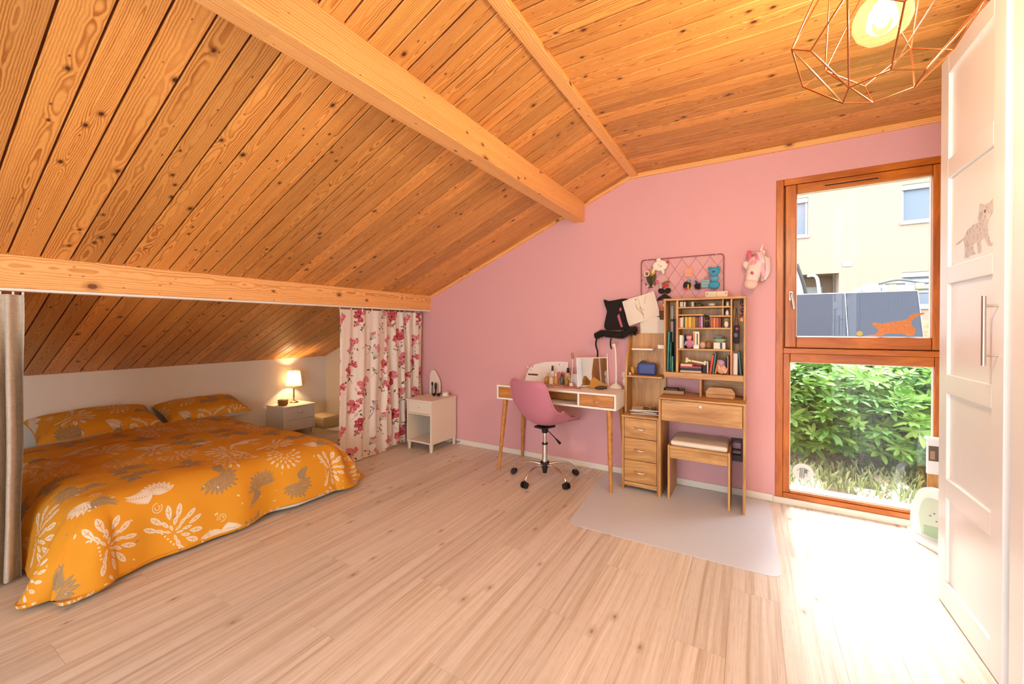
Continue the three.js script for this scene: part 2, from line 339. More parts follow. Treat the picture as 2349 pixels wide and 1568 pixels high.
// ---------------------------------------------------------------- outside the window
M.render = std(new THREE.Color(0.26, 0.188, 0.14), 0.95, { bumpMap: rep(plasterTex, 1), bumpScale: 0.002 });
M.extWhite = std(new THREE.Color(0.33, 0.33, 0.32), 0.6);
M.extGlass = std(new THREE.Color(0.08, 0.105, 0.14), 0.45);
M.soil = std(new THREE.Color(0.14, 0.10, 0.06), 1, {});
const soilTex = dataTex(512, 512, (i, j) => { const n = fbm(i * 0.06, j * 0.06, 4), m = noise(i * 0.5, j * 0.5); const c = mixc([92, 74, 48], [96, 112, 58], sst(-0.1, 0.25, n)); return [c[0] + m * 22, c[1] + m * 22, c[2] + m * 16]; });
M.soil = std(0xffffff, 1, { map: rep(soilTex, 0.6), bumpMap: rep(soilTex, 0.6), bumpScale: 0.01 });
{
  const g = paramSurf(60, 60, (u, v) => { const x = -14 + u * 34, z = -0.3 - v * 24; return [x, -0.02 + 0.5 * sst(-1.2, -4.5, z) + 0.9 * sst(-4.5, -9, z) + 0.03 * noise(x * 2, z * 2) * sst(-0.35, -1, z), z]; }, (u, v) => [u * 34, v * 24]);
  struct('ground', 'garden soil outside the window', g, M.soil);
}
{ // neighbouring house
  const Z = -14, H = thing('house', 'pale orange rendered house across the garden', 'building', null, [0, 0, Z]);
  const s = new THREE.Shape([[-9, 0], [14, 0], [14, 6.7], [-9, 6.7]].map((p) => new THREE.Vector2(...p)));
  const wins = [[0.55, 1.68, 4.45, 5.78], [4.10, 5.5, 4.58, 5.76], [4.11, 5.5, 1.9, 2.99]];
  for (const [a, b, c, d] of wins) s.holes.push(new THREE.Path([[a, c], [b, c], [b, d], [a, d]].map((p) => new THREE.Vector2(...p))));
  s.holes.push(new THREE.Path([[1.2, 0.2], [2.54, 0.2], [2.54, 3.08], [1.2, 3.08]].map((p) => new THREE.Vector2(...p))));
  part(H, 'wall', uvM(new THREE.ExtrudeGeometry(s, { depth: 0.5, bevelEnabled: false }).translate(0, 0, -0.5), 'x'), M.render);
  for (const [a, b, c, d] of wins) {
    const w = part(H, 'window', merge(frameRect(a, b, c, d, 0.07, 0.07, 0.07, 0.07, -0.2, -0.12, 0.01)), M.extWhite);
    part(w, 'pane', bmm(a + 0.07, b - 0.07, c + 0.07, d - 0.07, -0.17, -0.15, 0.002), M.extGlass);
    part(w, 'sill', bmm(a - 0.05, b + 0.05, c - 0.09, c, -0.12, 0.06, 0.01), M.extWhite);
    part(w, 'shutter_box', bmm(a, b, d - 0.16, d, -0.12, -0.04, 0.01), M.extWhite);
  }
  part(H, 'porch_back', bmm(1.0, 2.7, 0.1, 3.2, -1.6, -1.4, 0.01), M.render); part(H, 'porch_side', bmm(2.54, 2.7, 0.1, 3.1, -1.4, -0.5, 0.01), M.render); part(H, 'porch_side', bmm(1.04, 1.2, 0.1, 3.1, -1.4, -0.5, 0.01), M.render); part(H, 'porch_roof', bmm(1.0, 2.7, 3.08, 3.2, -1.6, -0.5, 0.01), M.render);
  const d = part(H, 'door', bmm(1.35, 2.25, 0.3, 2.75, -1.4, -1.34, 0.01), std(new THREE.Color(0.35, 0.38, 0.36), 0.5)); part(d, 'door_pane', bmm(1.45, 1.9, 1.4, 2.45, -1.34, -1.32, 0.004), std(new THREE.Color(0.10, 0.12, 0.10), 0.2));
  part(H, 'plaque', bmm(2.62, 2.88, 3.28, 3.46, 0, 0.03, 0.005), M.extWhite);
  part(H, 'porch_railing', merge([bmm(1.95, 2.55, 2.25, 2.28, 0.0, 0.03, 0.004)].concat(Array.from({ length: 6 }, (_, k) => bmm(1.96 + k * 0.115, 1.975 + k * 0.115, 1.5, 2.25, 0.0, 0.02, 0.002)))), std(new THREE.Color(0.16, 0.10, 0.08), 0.6));
  part(H, 'roof', bmm(-9.5, 14.5, 6.7, 6.95, -6, 0.5, 0.02), M.extWhite); part(H, 'side_wall', bmm(-9, -8.5, 0, 6.7, -6, -0.5, 0.01), M.render); part(H, 'side_wall', bmm(13.5, 14, 0, 6.7, -6, -0.5, 0.01), M.render);
}
{ // photovoltaic panels leaning in the garden
  const p = thing('solar_array', 'dark blue solar panel array standing behind the hedge', 'solar panel', null, [0, 0, -5]);
  const tex = dataTex(128, 512, (i, j) => { const l = (j % 21) < 3 ? 1 : 0, v = (i % 64) < 1 ? 1 : 0; const n = 0; return [30 + l * 16 + v * 7 + n, 35 + l * 16 + v * 7 + n, 50 + l * 16 + v * 7 + n]; });
  const m = std(new THREE.Color(0.55, 0.62, 0.74), 0.7, { map: rep(tex, 1, 1) });
  for (const [x0, x1] of [[-0.5, 1.385], [1.395, 2.3]]) { const q = part(p, 'panel', bmm(x0, x1, 0, 1.5, -0.02, 0.02, 0.004), m, [0, 0.41, 0], [-0.35, 0, 0]); part(q, 'aluminium_edge', bmm(x0, x1, 1.5, 1.515, -0.022, 0.022, 0.002), M.extWhite); part(q, 'aluminium_edge', bmm(x1 - 0.008, x1, 0, 1.5, -0.022, 0.024, 0.002), M.extWhite); }
  for (let k = 0; k < 3; k++) part(p, 'support', rod([-0.2 + k * 1.1, 0.4, -0.9], [-0.2 + k * 1.1, 1.75, -0.56], 0.03), M.extWhite);
}
{ // lift truck boom behind the panels
  const v = thing('lift_truck', 'white lift truck with a folded boom behind the solar panels', 'truck', null, [0, 0, -7.4]);
  const W = std(new THREE.Color(0.24, 0.25, 0.26), 0.5), Y = std(new THREE.Color(0.62, 0.55, 0.14), 0.5);
  part(v, 'cab', uvM(extr([[1.65, 0.9], [2.05, 0.9], [2.45, 0.9], [2.45, 2.05], [2.2, 2.1], [1.98, 2.08], [1.72, 1.82]], 1.2, 0.03).translate(0.05, 0, -1.2), 'x'), W);
  part(v, 'cab_window', extr([[1.82, 1.78], [2.0, 2.02], [2.2, 2.03], [2.2, 1.78]], 0.01, 0.004).translate(0.05, 0, 0.035), M.extGlass);
  part(v, 'boom', bmm(2.15, 3.9, 1.95, 2.12, -0.25, 0.0, 0.02), W, [0, 0, 0], [0, 0, -0.015]); part(v, 'boom', bmm(2.6, 4.0, 2.10, 2.2, -0.55, -0.3, 0.02), W);
  for (const [x, y] of [[2.35, 2.03], [2.75, 2.05], [3.1, 2.0], [2.1, 1.9]]) part(v, 'yellow_bracket', bmm(x, x + 0.12, y - 0.06, y + 0.06, 0.0, 0.05, 0.01), Y);
  part(v, 'hose', tube([[2.2, 2.12, 0.03], [2.5, 2.18, 0.04], [2.9, 2.10, 0.03], [3.3, 2.14, 0.03]], 0.025, 30, 6), std(new THREE.Color(0.08, 0.08, 0.09), 0.6));
  for (const [x, y, w] of [[2.3, 2.1, 0.3], [2.75, 1.98, 0.5], [3.35, 2.06, 0.4], [2.5, 1.93, 0.12]]) part(v, 'dark_bracket', bmm(x, x + w, y - 0.018, y + 0.018, 0.0, 0.03, 0.005), std(new THREE.Color(0.06, 0.06, 0.07), 0.6));
  part(v, 'pivot', at(cyl(0.14, 0.14, 0.3, 24).rotateX(Math.PI / 2), 2.08, 2.0, -0.05), std(new THREE.Color(0.2, 0.22, 0.2), 0.5));
  part(v, 'chassis', bmm(1.6, 4.6, 0.75, 0.92, -1.2, 0.0, 0.03), W); for (const x of [2.0, 4.1]) part(v, 'wheel', at(cyl(0.35, 0.35, 0.25, 24).rotateX(Math.PI / 2), x, 0.8, 0.0), M.black);
}
{ // white van front at the left edge of the upper pane
  const v = thing('white_van', 'white van with a black windscreen edge beyond the casement handle', 'van', null, [0, 0, -7]);
  const W = std(new THREE.Color(0.31, 0.315, 0.32), 0.4);
  part(v, 'body', uvM(extr([[-3.2, 0.95], [0.98, 0.95], [1.0, 1.7], [0.93, 2.1], [0.78, 2.62], [0.55, 2.75], [-3.2, 2.75]], 1.6, 0.04).translate(0, 0, -1.7), 'x'), W);
  part(v, 'windscreen_seal', tube([[0.82, 2.58, -0.04], [0.94, 2.15, -0.04], [1.0, 1.8, -0.04]], 0.035, 20, 6), M.black);
  part(v, 'side_window', extr([[0.3, 1.95], [0.82, 1.95], [0.7, 2.5], [0.3, 2.5]], 0.01, 0.004).translate(0, 0, -0.05), M.extGlass);
  part(v, 'mirror_arm', tube([[1.0, 2.3, 0.05], [1.1, 2.3, 0.1], [1.16, 2.2, 0.1], [1.2, 1.8, 0.1]], 0.03, 24, 8), W);
  for (const x of [-2.4, 0.2]) part(v, 'wheel', at(cyl(0.36, 0.36, 0.25, 24).rotateX(Math.PI / 2), x, 1.0, -0.15), M.black);
}
{ // evergreen hedge with whorled leaves
  const leafG = (n, L, w, up, sd) => { const gs = []; for (let k = 0; k < n; k++) { const a = k * 2.399 + sd, el = up + 0.5 * hash(k, sd * 10 | 0), l = L * (0.75 + 0.5 * hash(k + 9, sd * 7 | 0)); const g = new THREE.BufferGeometry(), d = [Math.cos(a) * Math.cos(el), Math.sin(el), Math.sin(a) * Math.cos(el)], s = [-Math.sin(a), 0, Math.cos(a)], N = [[0, 0.12], [0.35, 0.9], [0.65, 1], [0.88, 0.55], [1, 0]], pos = []; const P = (t, e) => [d[0] * l * t + s[0] * w * e, d[1] * l * t - 0.35 * l * t * t * 0.6 + Math.abs(e) * w * 0.25, d[2] * l * t + s[2] * w * e]; for (let i = 0; i < 4; i++) { const [t0, e0] = N[i], [t1, e1] = N[i + 1]; for (const q of [-1, 1]) { const A = P(t0, 0), B = P(t0, e0 * q), C = P(t1, e1 * q), D = P(t1, 0); pos.push(...A, ...(q > 0 ? [...B, ...C] : [...C, ...B]), ...A, ...(q > 0 ? [...C, ...D] : [...D, ...C])); } } g.setAttribute('position', new THREE.Float32BufferAttribute(pos, 3)); g.computeVertexNormals(); gs.push(g); } return mergeGeometries(gs); };
  const variants = [leafG(9, 0.085, 0.013, 0.15, 1.1), leafG(11, 0.075, 0.011, 0.35, 2.7), leafG(8, 0.10, 0.015, -0.1, 4.2)];
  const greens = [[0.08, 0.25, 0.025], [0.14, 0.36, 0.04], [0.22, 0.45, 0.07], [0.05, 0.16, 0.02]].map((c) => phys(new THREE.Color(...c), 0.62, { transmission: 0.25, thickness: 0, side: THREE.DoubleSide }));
  const B = thing('hedge_bush', 'dense bright green evergreen bush right outside the lower pane', 'bush', null, [0.7, 0, -1.75]);
  const place = () => { let x, y, z; do { const a = rnd() * 6.283, h = Math.acos(rr(-0.35, 1)); x = 1.75 * Math.sin(h) * Math.cos(a); z = 0.80 * Math.sin(h) * Math.sin(a); y = 0.38 + 0.60 * Math.cos(h); const k = rr(0.86, 1.02) + 0.10 * noise(x * 3, y * 3 + z); x *= k; z *= k; y *= k; } while (y < 0.12); return [x, y, z]; };
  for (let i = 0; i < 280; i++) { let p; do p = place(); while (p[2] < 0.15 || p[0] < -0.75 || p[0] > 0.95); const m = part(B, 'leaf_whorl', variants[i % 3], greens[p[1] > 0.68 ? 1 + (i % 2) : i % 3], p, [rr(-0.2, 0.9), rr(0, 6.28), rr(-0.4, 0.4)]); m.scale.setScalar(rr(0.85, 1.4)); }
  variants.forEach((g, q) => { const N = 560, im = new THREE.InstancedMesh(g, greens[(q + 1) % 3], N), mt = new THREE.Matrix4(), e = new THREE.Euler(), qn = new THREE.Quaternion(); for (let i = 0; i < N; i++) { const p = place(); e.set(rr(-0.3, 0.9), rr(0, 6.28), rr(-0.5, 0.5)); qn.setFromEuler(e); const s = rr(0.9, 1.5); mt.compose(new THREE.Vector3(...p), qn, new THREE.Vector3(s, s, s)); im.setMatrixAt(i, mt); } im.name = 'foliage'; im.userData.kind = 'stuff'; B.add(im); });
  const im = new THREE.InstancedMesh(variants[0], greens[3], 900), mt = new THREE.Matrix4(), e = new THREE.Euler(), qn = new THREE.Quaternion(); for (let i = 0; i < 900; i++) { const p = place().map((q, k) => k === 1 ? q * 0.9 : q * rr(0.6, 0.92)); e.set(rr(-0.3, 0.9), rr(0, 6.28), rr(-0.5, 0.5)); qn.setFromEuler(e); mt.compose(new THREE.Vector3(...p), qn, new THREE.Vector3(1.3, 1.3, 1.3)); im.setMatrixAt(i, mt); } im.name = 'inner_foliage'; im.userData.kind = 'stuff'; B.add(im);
  for (let k = 0; k < 9; k++) { const a = rr(-0.9, 0.9); part(B, 'branch', tube([[a * 0.5, -0.02, rr(-0.2, 0.3)], [a * 0.8, 0.3, rr(0, 0.4)], [a * 1.1, 0.7, rr(0.1, 0.5)]], 0.012, 16, 6), std(new THREE.Color(0.16, 0.10, 0.06), 0.9)); }
}
{ // low weeds before the bush
  const blade = new THREE.BufferGeometry(); blade.setAttribute('position', new THREE.Float32BufferAttribute([-0.004, 0, 0, 0.004, 0, 0, 0.002, 0.06, 0.012, -0.004, 0, 0, 0.002, 0.06, 0.012, -0.001, 0.075, 0.03], 3)); blade.computeVertexNormals();
  const N = 1700, im = new THREE.InstancedMesh(blade, phys(new THREE.Color(0.24, 0.32, 0.13), 0.8, { side: THREE.DoubleSide }), N), mt = new THREE.Matrix4(), e = new THREE.Euler(), q = new THREE.Quaternion();
  for (let i = 0; i < N; i++) { e.set(rr(-0.5, 0.8), rr(0, 6.28), rr(-0.4, 0.4)); q.setFromEuler(e); const s = rr(0.5, 1.6), z = -0.34 - 0.85 * rnd(); mt.compose(new THREE.Vector3(rr(-0.4, 2.0), -0.025, z), q, new THREE.Vector3(s, s, s)); im.setMatrixAt(i, mt); }
  im.name = 'grass'; im.userData = { kind: 'stuff', label: 'short weeds growing on the soil outside the window', category: 'grass' }; scene.add(im);
}
// ---------------------------------------------------------------- lamps
M.copper = std(new THREE.Color(0.46, 0.17, 0.075), 0.24, { metalness: 1 });
M.brass = std(new THREE.Color(0.55, 0.40, 0.22), 0.35, { metalness: 1 });
{
  const P = [0.291, 0, 2.018], L = thing('pendant_lamp', 'geometric copper wire pendant lamp with a globe bulb', 'lamp', null, P);
  const pt = (r, y, a) => [r * Math.cos(a), y, r * Math.sin(a)], N = 6, TA = 6.283 / N;
  const rods = [], ring = (r, y, o) => Array.from({ length: N }, (_, k) => pt(r, y, (k + o) * TA));
  const top = ring(0.04, 2.30, 0.5), up = ring(0.115, 2.24, 0.5), mid = ring(0.195, 2.035, 0), mid2 = ring(0.185, 1.965, 0.5), bot = ring(0.085, 1.868, 0.5);
  for (let k = 0; k < N; k++) {
    const n = (k + 1) % N, p = (k + N - 1) % N;
    for (const [a, b] of [[top[k], up[k]], [top[k], top[n]], [up[k], mid[k]], [up[k], mid[n]], [mid[k], mid2[k]], [mid[k], mid2[p]], [mid2[k], bot[k]], [bot[k], bot[n]], [mid[k], bot[k]]]) rods.push([a, b]);
  }
  for (const [a, b] of rods) part(L, 'wire', rod(a, b, 0.0021, 0.0021, 8), M.copper);
  part(L, 'cord', rod([0, 2.36, 0], [0, YC - 0.02, 0], 0.003), M.whiteMat);
  part(L, 'ceiling_rose', at(cyl(0.03, 0.045, 0.03), 0, YC - 0.016, 0), M.copper);
  part(L, 'socket', at(lathe([[0.001, 0.10], [0.018, 0.10], [0.022, 0.08], [0.024, 0.0], [0.03, -0.005], [0.024, -0.01], [0.001, -0.01]]), 0, 2.26, 0), M.copper);
  const glass = phys(new THREE.Color(1.0, 0.90, 0.70), 0.0, { transmission: 0.9945, thickness: 0, ior: 1.3, emissive: new THREE.Color(1.0, 0.72, 0.36), emissiveIntensity: 0.15 });
  const bulb = part(L, 'bulb', at(lathe([[0.016, 0.10], [0.018, 0.078], [0.03, 0.060], [0.052, 0.036], [0.0615, 0.01], [0.0615, -0.012], [0.052, -0.036], [0.033, -0.054], [0.012, -0.0615], [0.0, -0.0625]], 40), 0, 2.047, 0), glass);
  const fil = std(new THREE.Color(1, 0.8, 0.5), 0.5, { emissive: new THREE.Color(1.0, 0.80, 0.48), emissiveIntensity: 14 });
  part(bulb, 'filament', at(lathe([[0.0, 0.04], [0.008, 0.036], [0.017, 0.01], [0.018, -0.012], [0.010, -0.032], [0.0, -0.036]], 16), 0, 2.06, 0), fil);
  const l = new THREE.PointLight(LAMPC.pendant, LAMPI.pendant, 0, 2); l.name = 'pendant_light';
  l.position.set(P[0], 2.06, P[2]); l.castShadow = true; l.shadow.radius = 1.6; scene.add(l);
}
{
  const P = [-4.70, 0.345, 0.60], L = thing('table_lamp', 'small lit table lamp with a pleated cream shade on the bedside table', 'lamp', null, P);
  part(L, 'base', lathe([[0.0, 0], [0.048, 0], [0.05, 0.008], [0.04, 0.014], [0.02, 0.02], [0.010, 0.028], [0.0, 0.028]]), M.brass);
  part(L, 'column', lathe([[0.0, 0.02], [0.010, 0.028], [0.007, 0.05], [0.011, 0.075], [0.008, 0.095], [0.008, 0.15], [0.012, 0.165], [0.008, 0.175], [0.006, 0.20], [0.0, 0.2]]), M.brass);
  M.shade = phys(new THREE.Color(0.74, 0.62, 0.42), 1.0, { transmission: 0.4, thickness: 0 });
  part(L, 'shade', lathe([[0.090, 0.20], [0.0875, 0.215], [0.070, 0.355], [0.066, 0.375]], 48), M.shade);
  part(L, 'shade_ring', merge([new THREE.TorusGeometry(0.0665, 0.002, 6, 40).rotateX(Math.PI / 2).translate(0, 0.375, 0), new THREE.TorusGeometry(0.0905, 0.002, 6, 40).rotateX(Math.PI / 2).translate(0, 0.2, 0), rod([-0.066, 0.372, 0], [0.066, 0.372, 0], 0.0015), rod([0, 0.372, -0.066], [0, 0.372, 0.066], 0.0015)]), M.brass);
  part(L, 'finial', at(ellipsoid(0.006, 0.01, 0.006, 10), 0, 0.385, 0), M.brass);
  const bm = std(new THREE.Color(1, 0.8, 0.5), 0.5, { emissive: new THREE.Color(1.0, 0.72, 0.36), emissiveIntensity: 3 });
  part(L, 'bulb', lathe([[0.0, 0.33], [0.016, 0.322], [0.024, 0.30], [0.022, 0.275], [0.012, 0.25], [0.010, 0.215], [0.0, 0.215]], 16), bm);
  const l = new THREE.PointLight(LAMPC.bed, LAMPI.bed, 0, 2); l.name = 'table_lamp_light';
  l.position.set(P[0], P[1] + 0.295, P[2]); l.castShadow = true; l.shadow.radius = 1; scene.add(l);
}
// ---------------------------------------------------------------- wardrobe
const pullGeo = (len, r, out) => merge([rod([0, -len / 2, 0], [0, len / 2, 0], r, r, 14), rod([0, -len / 2 + 0.036, 0], [out, -len / 2 + 0.036, 0], r * 0.75), rod([0, len / 2 - 0.036, 0], [out, len / 2 - 0.036, 0], r * 0.75)]);
function wardrobe(label, z0, z1, handleZ) {
  const w = thing('wardrobe', label, 'wardrobe', null, [0.74, 0, z0]);
  const W = z1 - z0, H = 2.44;
  part(w, 'carcass', merge([bmm(0.024, 0.6, 0, H, 0, 0.018, 0.001), bmm(0.024, 0.6, 0, H, W - 0.018, W, 0.001), bmm(0.024, 0.6, H - 0.018, H, 0.018, W - 0.018, 0.001), bmm(0.03, 0.6, 0, 0.06, 0.018, W - 0.018, 0.001), bmm(0.59, 0.6, 0.06, H - 0.018, 0.018, W - 0.018, 0.001)]), M.lacq);
  const d = new THREE.Group(); d.name = 'door'; w.add(d);
  const a = 0.012, b = W - 0.030, st = 0.082;
  part(d, 'stile', bmm(0, 0.021, 0.006, H - 0.004, a, a + st, 0.003), M.lacq);
  part(d, 'stile', bmm(0, 0.021, 0.006, H - 0.004, b - st, b, 0.003), M.lacq);
  const rails = [[0.006, 0.116], [0.489, 0.574], [0.949, 1.034], [1.430, 1.505], [1.892, 1.978], [2.352, H - 0.004]];
  for (const [y0, y1] of rails) part(d, 'rail', bmm(0, 0.021, y0, y1, a + st, b - st, 0.003), M.lacq);
  for (let i = 0; i < 5; i++) part(d, 'panel', bmm(0.012, 0.018, rails[i][1], rails[i + 1][0], a + st, b - st, 0.001), M.lacq);
  part(d, 'handle', pullGeo(0.246, 0.0065, 0.035).translate(-0.035, 1.228, handleZ), M.steel, null, null, 'brushed steel bar handle');
  return w;
}
wardrobe('white panelled wardrobe with a grey cat sticker and steel bar handle', 0.825, 1.418, 0.525);
wardrobe('plain white wardrobe cut by the picture edge, nearer than the cat sticker', 1.42, 2.0, 0.50);

// ---------------------------------------------------------------- white writing table
const cupPull = tube([[-0.022, 0, 0], [-0.02, 0, 0.010], [-0.012, -0.003, 0.016], [0.012, -0.003, 0.016], [0.02, 0, 0.010], [0.022, 0, 0]], 0.0032, 20, 8);
const DY = 0.735;
{
  const d = thing('desk', 'white desk with oak drawer fronts and slanted wooden legs', 'desk', null, [-1.40, 0, 0.22]);
  const hw = 0.53, z0 = -0.208, z1 = 0.21, yb = 0.612;
  part(d, 'desktop', bmm(-hw, hw, DY - 0.016, DY, z0, z1, 0.002), M.whiteMat);
  part(d, 'bottom_panel', bmm(-hw, hw, yb, yb + 0.016, z0, z1, 0.002), M.whiteMat);
  for (const s of [-1, 1]) part(d, 'side_panel', bmm(s > 0 ? hw - 0.016 : -hw, s > 0 ? hw : -hw + 0.016, yb + 0.016, DY - 0.016, z0, z1, 0.002), M.whiteMat);
  for (const x of [-0.23, 0.23]) part(d, 'divider', bmm(x - 0.008, x + 0.008, yb + 0.016, DY - 0.016, z0 + 0.01, z1 - 0.002, 0.001), M.whiteMat);
  part(d, 'back_panel', bmm(-hw + 0.016, hw - 0.016, yb + 0.016, DY - 0.016, z0, z0 + 0.01, 0.001), M.whiteMat);
  for (const x of [-0.376, 0.376]) {
    const dr = part(d, 'drawer', bmm(x - 0.134, x + 0.134, yb + 0.019, DY - 0.019, z1 - 0.14, z1 - 0.004, 0.002, 'x'), M.oakWarm);
    part(dr, 'handle', cupPull, M.chrome, [x, (yb + DY) / 2, z1 - 0.004]);
  }
  // narrow inner drawer behind the open compartment
  const idr = part(d, 'inner_drawer', bmm(-0.218, 0.218, yb + 0.019, DY - 0.03, z0 + 0.02, z1 - 0.16, 0.002, 'x'), M.oakWarm);
  part(idr, 'handle', cupPull, M.chrome, [0.0, (yb + DY) / 2, z1 - 0.16]);
  for (const sx of [-1, 1]) for (const sz of [-1, 1]) part(d, 'leg', rod([sx * 0.497, 0, sz > 0 ? 0.226 : -0.19], [sx * 0.465, yb, sz > 0 ? 0.165 : -0.165], 0.012, 0.023, 18), M.oakWarm);
}
// ---------------------------------------------------------------- pink swivel chair
M.chairPink = phys(new THREE.Color(0xc47c8e), 0.42, { clearcoat: 0.15, clearcoatRoughness: 0.4 });
M.chairSeat = std(new THREE.Color(0xb0667c), 0.62);
{
  const c = thing('swivel_chair', 'pink moulded swivel chair with chrome star base at the white desk', 'chair', null, [-1.46, 0, 0.43], -0.28);
  const prof = new THREE.SplineCurve([[-0.245, 0.815], [-0.228, 0.74], [-0.205, 0.64], [-0.172, 0.545], [-0.115, 0.475], [-0.03, 0.445], [0.07, 0.443], [0.16, 0.455], [0.225, 0.452], [0.25, 0.438]].map((p) => new THREE.Vector2(...p)));
  const W = (s) => (0.182 + 0.048 * Math.pow(Math.sin(Math.min(1, s * 1.1 + 0.06) * Math.PI), 0.8) - 0.02 * sst(0.75, 1, s)) * (0.72 + 0.28 * Math.sqrt(Math.min(1, s / 0.07))) * (0.72 + 0.28 * Math.sqrt(Math.min(1, (1 - s) / 0.08)));
  const cup = (s) => 0.035 + 0.10 * Math.exp(-Math.pow((s - 0.50) / 0.2, 2));
  const shell = (t, s, off) => {
    const p = prof.getPoint(s), q = prof.getTangent(s), n = [-q.y, q.x];             // n points up and forward
    const nx = n[1] > 0 || n[0] > 0 ? n : [-n[0], -n[1]];
    const k = cup(s) * Math.pow(Math.abs(t), 2.4) + off, w = W(s) * t * (1 - 0.04 * t * t);
    return [w, p.y + nx[1] * k, -(p.x + nx[0] * k)];
  };
  const nU = 48, nV = 56;
  const g = paramSurf(nU * 2, nV, (u, v) => { const a = u * 2, outer = a <= 1, t = outer ? a * 2 - 1 : 1 - (a - 1) * 2; return shell(t * (outer ? 1 : 0.985), v, outer ? -0.004 : 0.004); });
  part(c, 'shell', g, M.chairPink);
  const rim = []; for (let i = 0; i <= 40; i++) rim.push(shell(-1 + i / 20, 0, 0)); for (let i = 1; i <= 60; i++) rim.push(shell(1, i / 60, 0)); for (let i = 1; i <= 40; i++) rim.push(shell(1 - i / 20, 1, 0)); for (let i = 1; i < 60; i++) rim.push(shell(-1, 1 - i / 60, 0));
  part(c, 'rim', tube(rim, 0.0085, 400, 8, true), M.chairPink);
  part(c, 'seat_cushion', paramSurf(30, 30, (u, v) => { const t = (u * 2 - 1) * 0.82, s = 0.42 + v * 0.56, e = Math.min(u, 1 - u, v, 1 - v) * 8; return shell(t, s, 0.010 + 0.024 * Math.sqrt(Math.min(1, e))); }), M.chairSeat, null, null, 'padded pink seat cushion');
  part(c, 'seat_plate', merge([bmm(-0.055, 0.055, 0.418, 0.434, -0.07, 0.07, 0.003), at(cyl(0.03, 0.024, 0.05), 0, 0.40, 0)]), M.black);
  part(c, 'gas_lift', merge([at(cyl(0.014, 0.014, 0.14), 0, 0.345, 0), at(cyl(0.022, 0.024, 0.17), 0, 0.20, 0)]), M.chrome);
  part(c, 'lift_collar', at(cyl(0.0245, 0.0245, 0.012), 0, 0.286, 0), M.black);
  part(c, 'hub', merge([at(cyl(0.036, 0.036, 0.04), 0, 0.118, 0), at(cyl(0.028, 0.016, 0.06), 0, 0.075, 0)]), M.black);
  part(c, 'lever', merge([rod([0.02, 0.405, 0.0], [0.14, 0.352, 0.02], 0.004), rod([0.135, 0.354, 0.019], [0.185, 0.33, 0.028], 0.006, 0.011)]), M.black);
  for (let k = 0; k < 5; k++) {
    const a = (27 + 72 * k) * Math.PI / 180 - 0.28, x = Math.cos(a), z = Math.sin(a);
    const leg = part(c, 'base_arm', tube([[x * 0.03, 0.115, z * 0.03], [x * 0.12, 0.122, z * 0.12], [x * 0.20, 0.108, z * 0.20], [x * 0.25, 0.078, z * 0.25], [x * 0.268, 0.052, z * 0.268]], 0.0105, 24, 10), M.chrome);
    const px = -z, pz = x;
    part(leg, 'caster', merge([-1, 1].map((s) => rod([x * 0.272 + px * s * 0.006, 0.025, z * 0.272 + pz * s * 0.006], [x * 0.272 + px * s * 0.024, 0.025, z * 0.272 + pz * s * 0.024], 0.025, 0.023, 20)).concat([rod([x * 0.272 - px * 0.026, 0.025, z * 0.272 - pz * 0.026], [x * 0.272 + px * 0.026, 0.025, z * 0.272 + pz * 0.026], 0.008), at(cyl(0.009, 0.012, 0.03, 12), x * 0.268, 0.046, z * 0.268)])), M.black);
  }
}
// ---------------------------------------------------------------- drawer cabinet with tall back board
const bowPull = tube([[-0.038, 0.006, 0], [-0.036, 0.006, 0.018], [-0.015, -0.001, 0.026], [0.015, -0.006, 0.026], [0.036, -0.006, 0.018], [0.038, -0.006, 0]], 0.0045, 24, 8);
{
  const c = thing('drawer_cabinet', 'oak cabinet with three drawers and a tall back board beside the secretary desk', 'cabinet', null, [-0.718, 0, 0]);
  const hw = 0.136, zf = 0.325, yt = 0.572;
  for (const s of [-1, 1]) part(c, 'side_panel', bmm(s > 0 ? hw - 0.015 : -hw, s > 0 ? hw : -hw + 0.015, 0, yt - 0.016, 0.016, zf, 0.002, 'y'), M.oak);
  part(c, 'top', bmm(-hw - 0.004, hw, yt - 0.016, yt, 0.016, zf + 0.008, 0.003, 'x'), M.oak);
  const ys = [[0.068, 0.231], [0.235, 0.398], [0.402, 0.552]];
  for (const [y0, y1] of ys) {
    const d = part(c, 'drawer', bmm(-hw + 0.017, hw - 0.017, y0, y1, zf - 0.25, zf - 0.003, 0.003, 'x'), M.oak);
    part(d, 'handle', bowPull, M.chrome, [0.0, (y0 + y1) / 2 + 0.004, zf - 0.003], [0, 0, 0.04], 'curved chrome pull');
    part(d, 'drawer_gap', bmm(-hw + 0.016, hw - 0.016, y0 - 0.004, y0, zf - 0.2, zf - 0.012, 0.0005), M.black);
  }
  part(c, 'plinth', bmm(-hw + 0.015, hw - 0.015, 0.03, 0.062, zf - 0.05, zf - 0.012, 0.002, 'x'), M.oak);
  // tall back board, shelf and left cheek
  part(c, 'back_board', bmm(-hw - 0.012, 0.134, yt, 1.192, 0.016, 0.028, 0.001, 'y'), M.oak);
  part(c, 'shelf', bmm(-hw + 0.002, 0.134, 0.846, 0.862, 0.028, 0.20, 0.003, 'x'), M.oak);
  part(c, 'cheek', uvM(extr([[0.028, yt], [0.20, yt], [0.20, 0.86], [0.17, 1.0], [0.10, 1.13], [0.028, 1.18]], 0.014, 0.001).rotateY(-Math.PI / 2).translate(-hw + 0.002, 0, 0), 'y'), M.oak);
  part(c, 'upper_shelf', bmm(-hw + 0.03, 0.055, 1.061, 1.073, 0.028, 0.16, 0.002, 'x'), M.whiteMat);
}
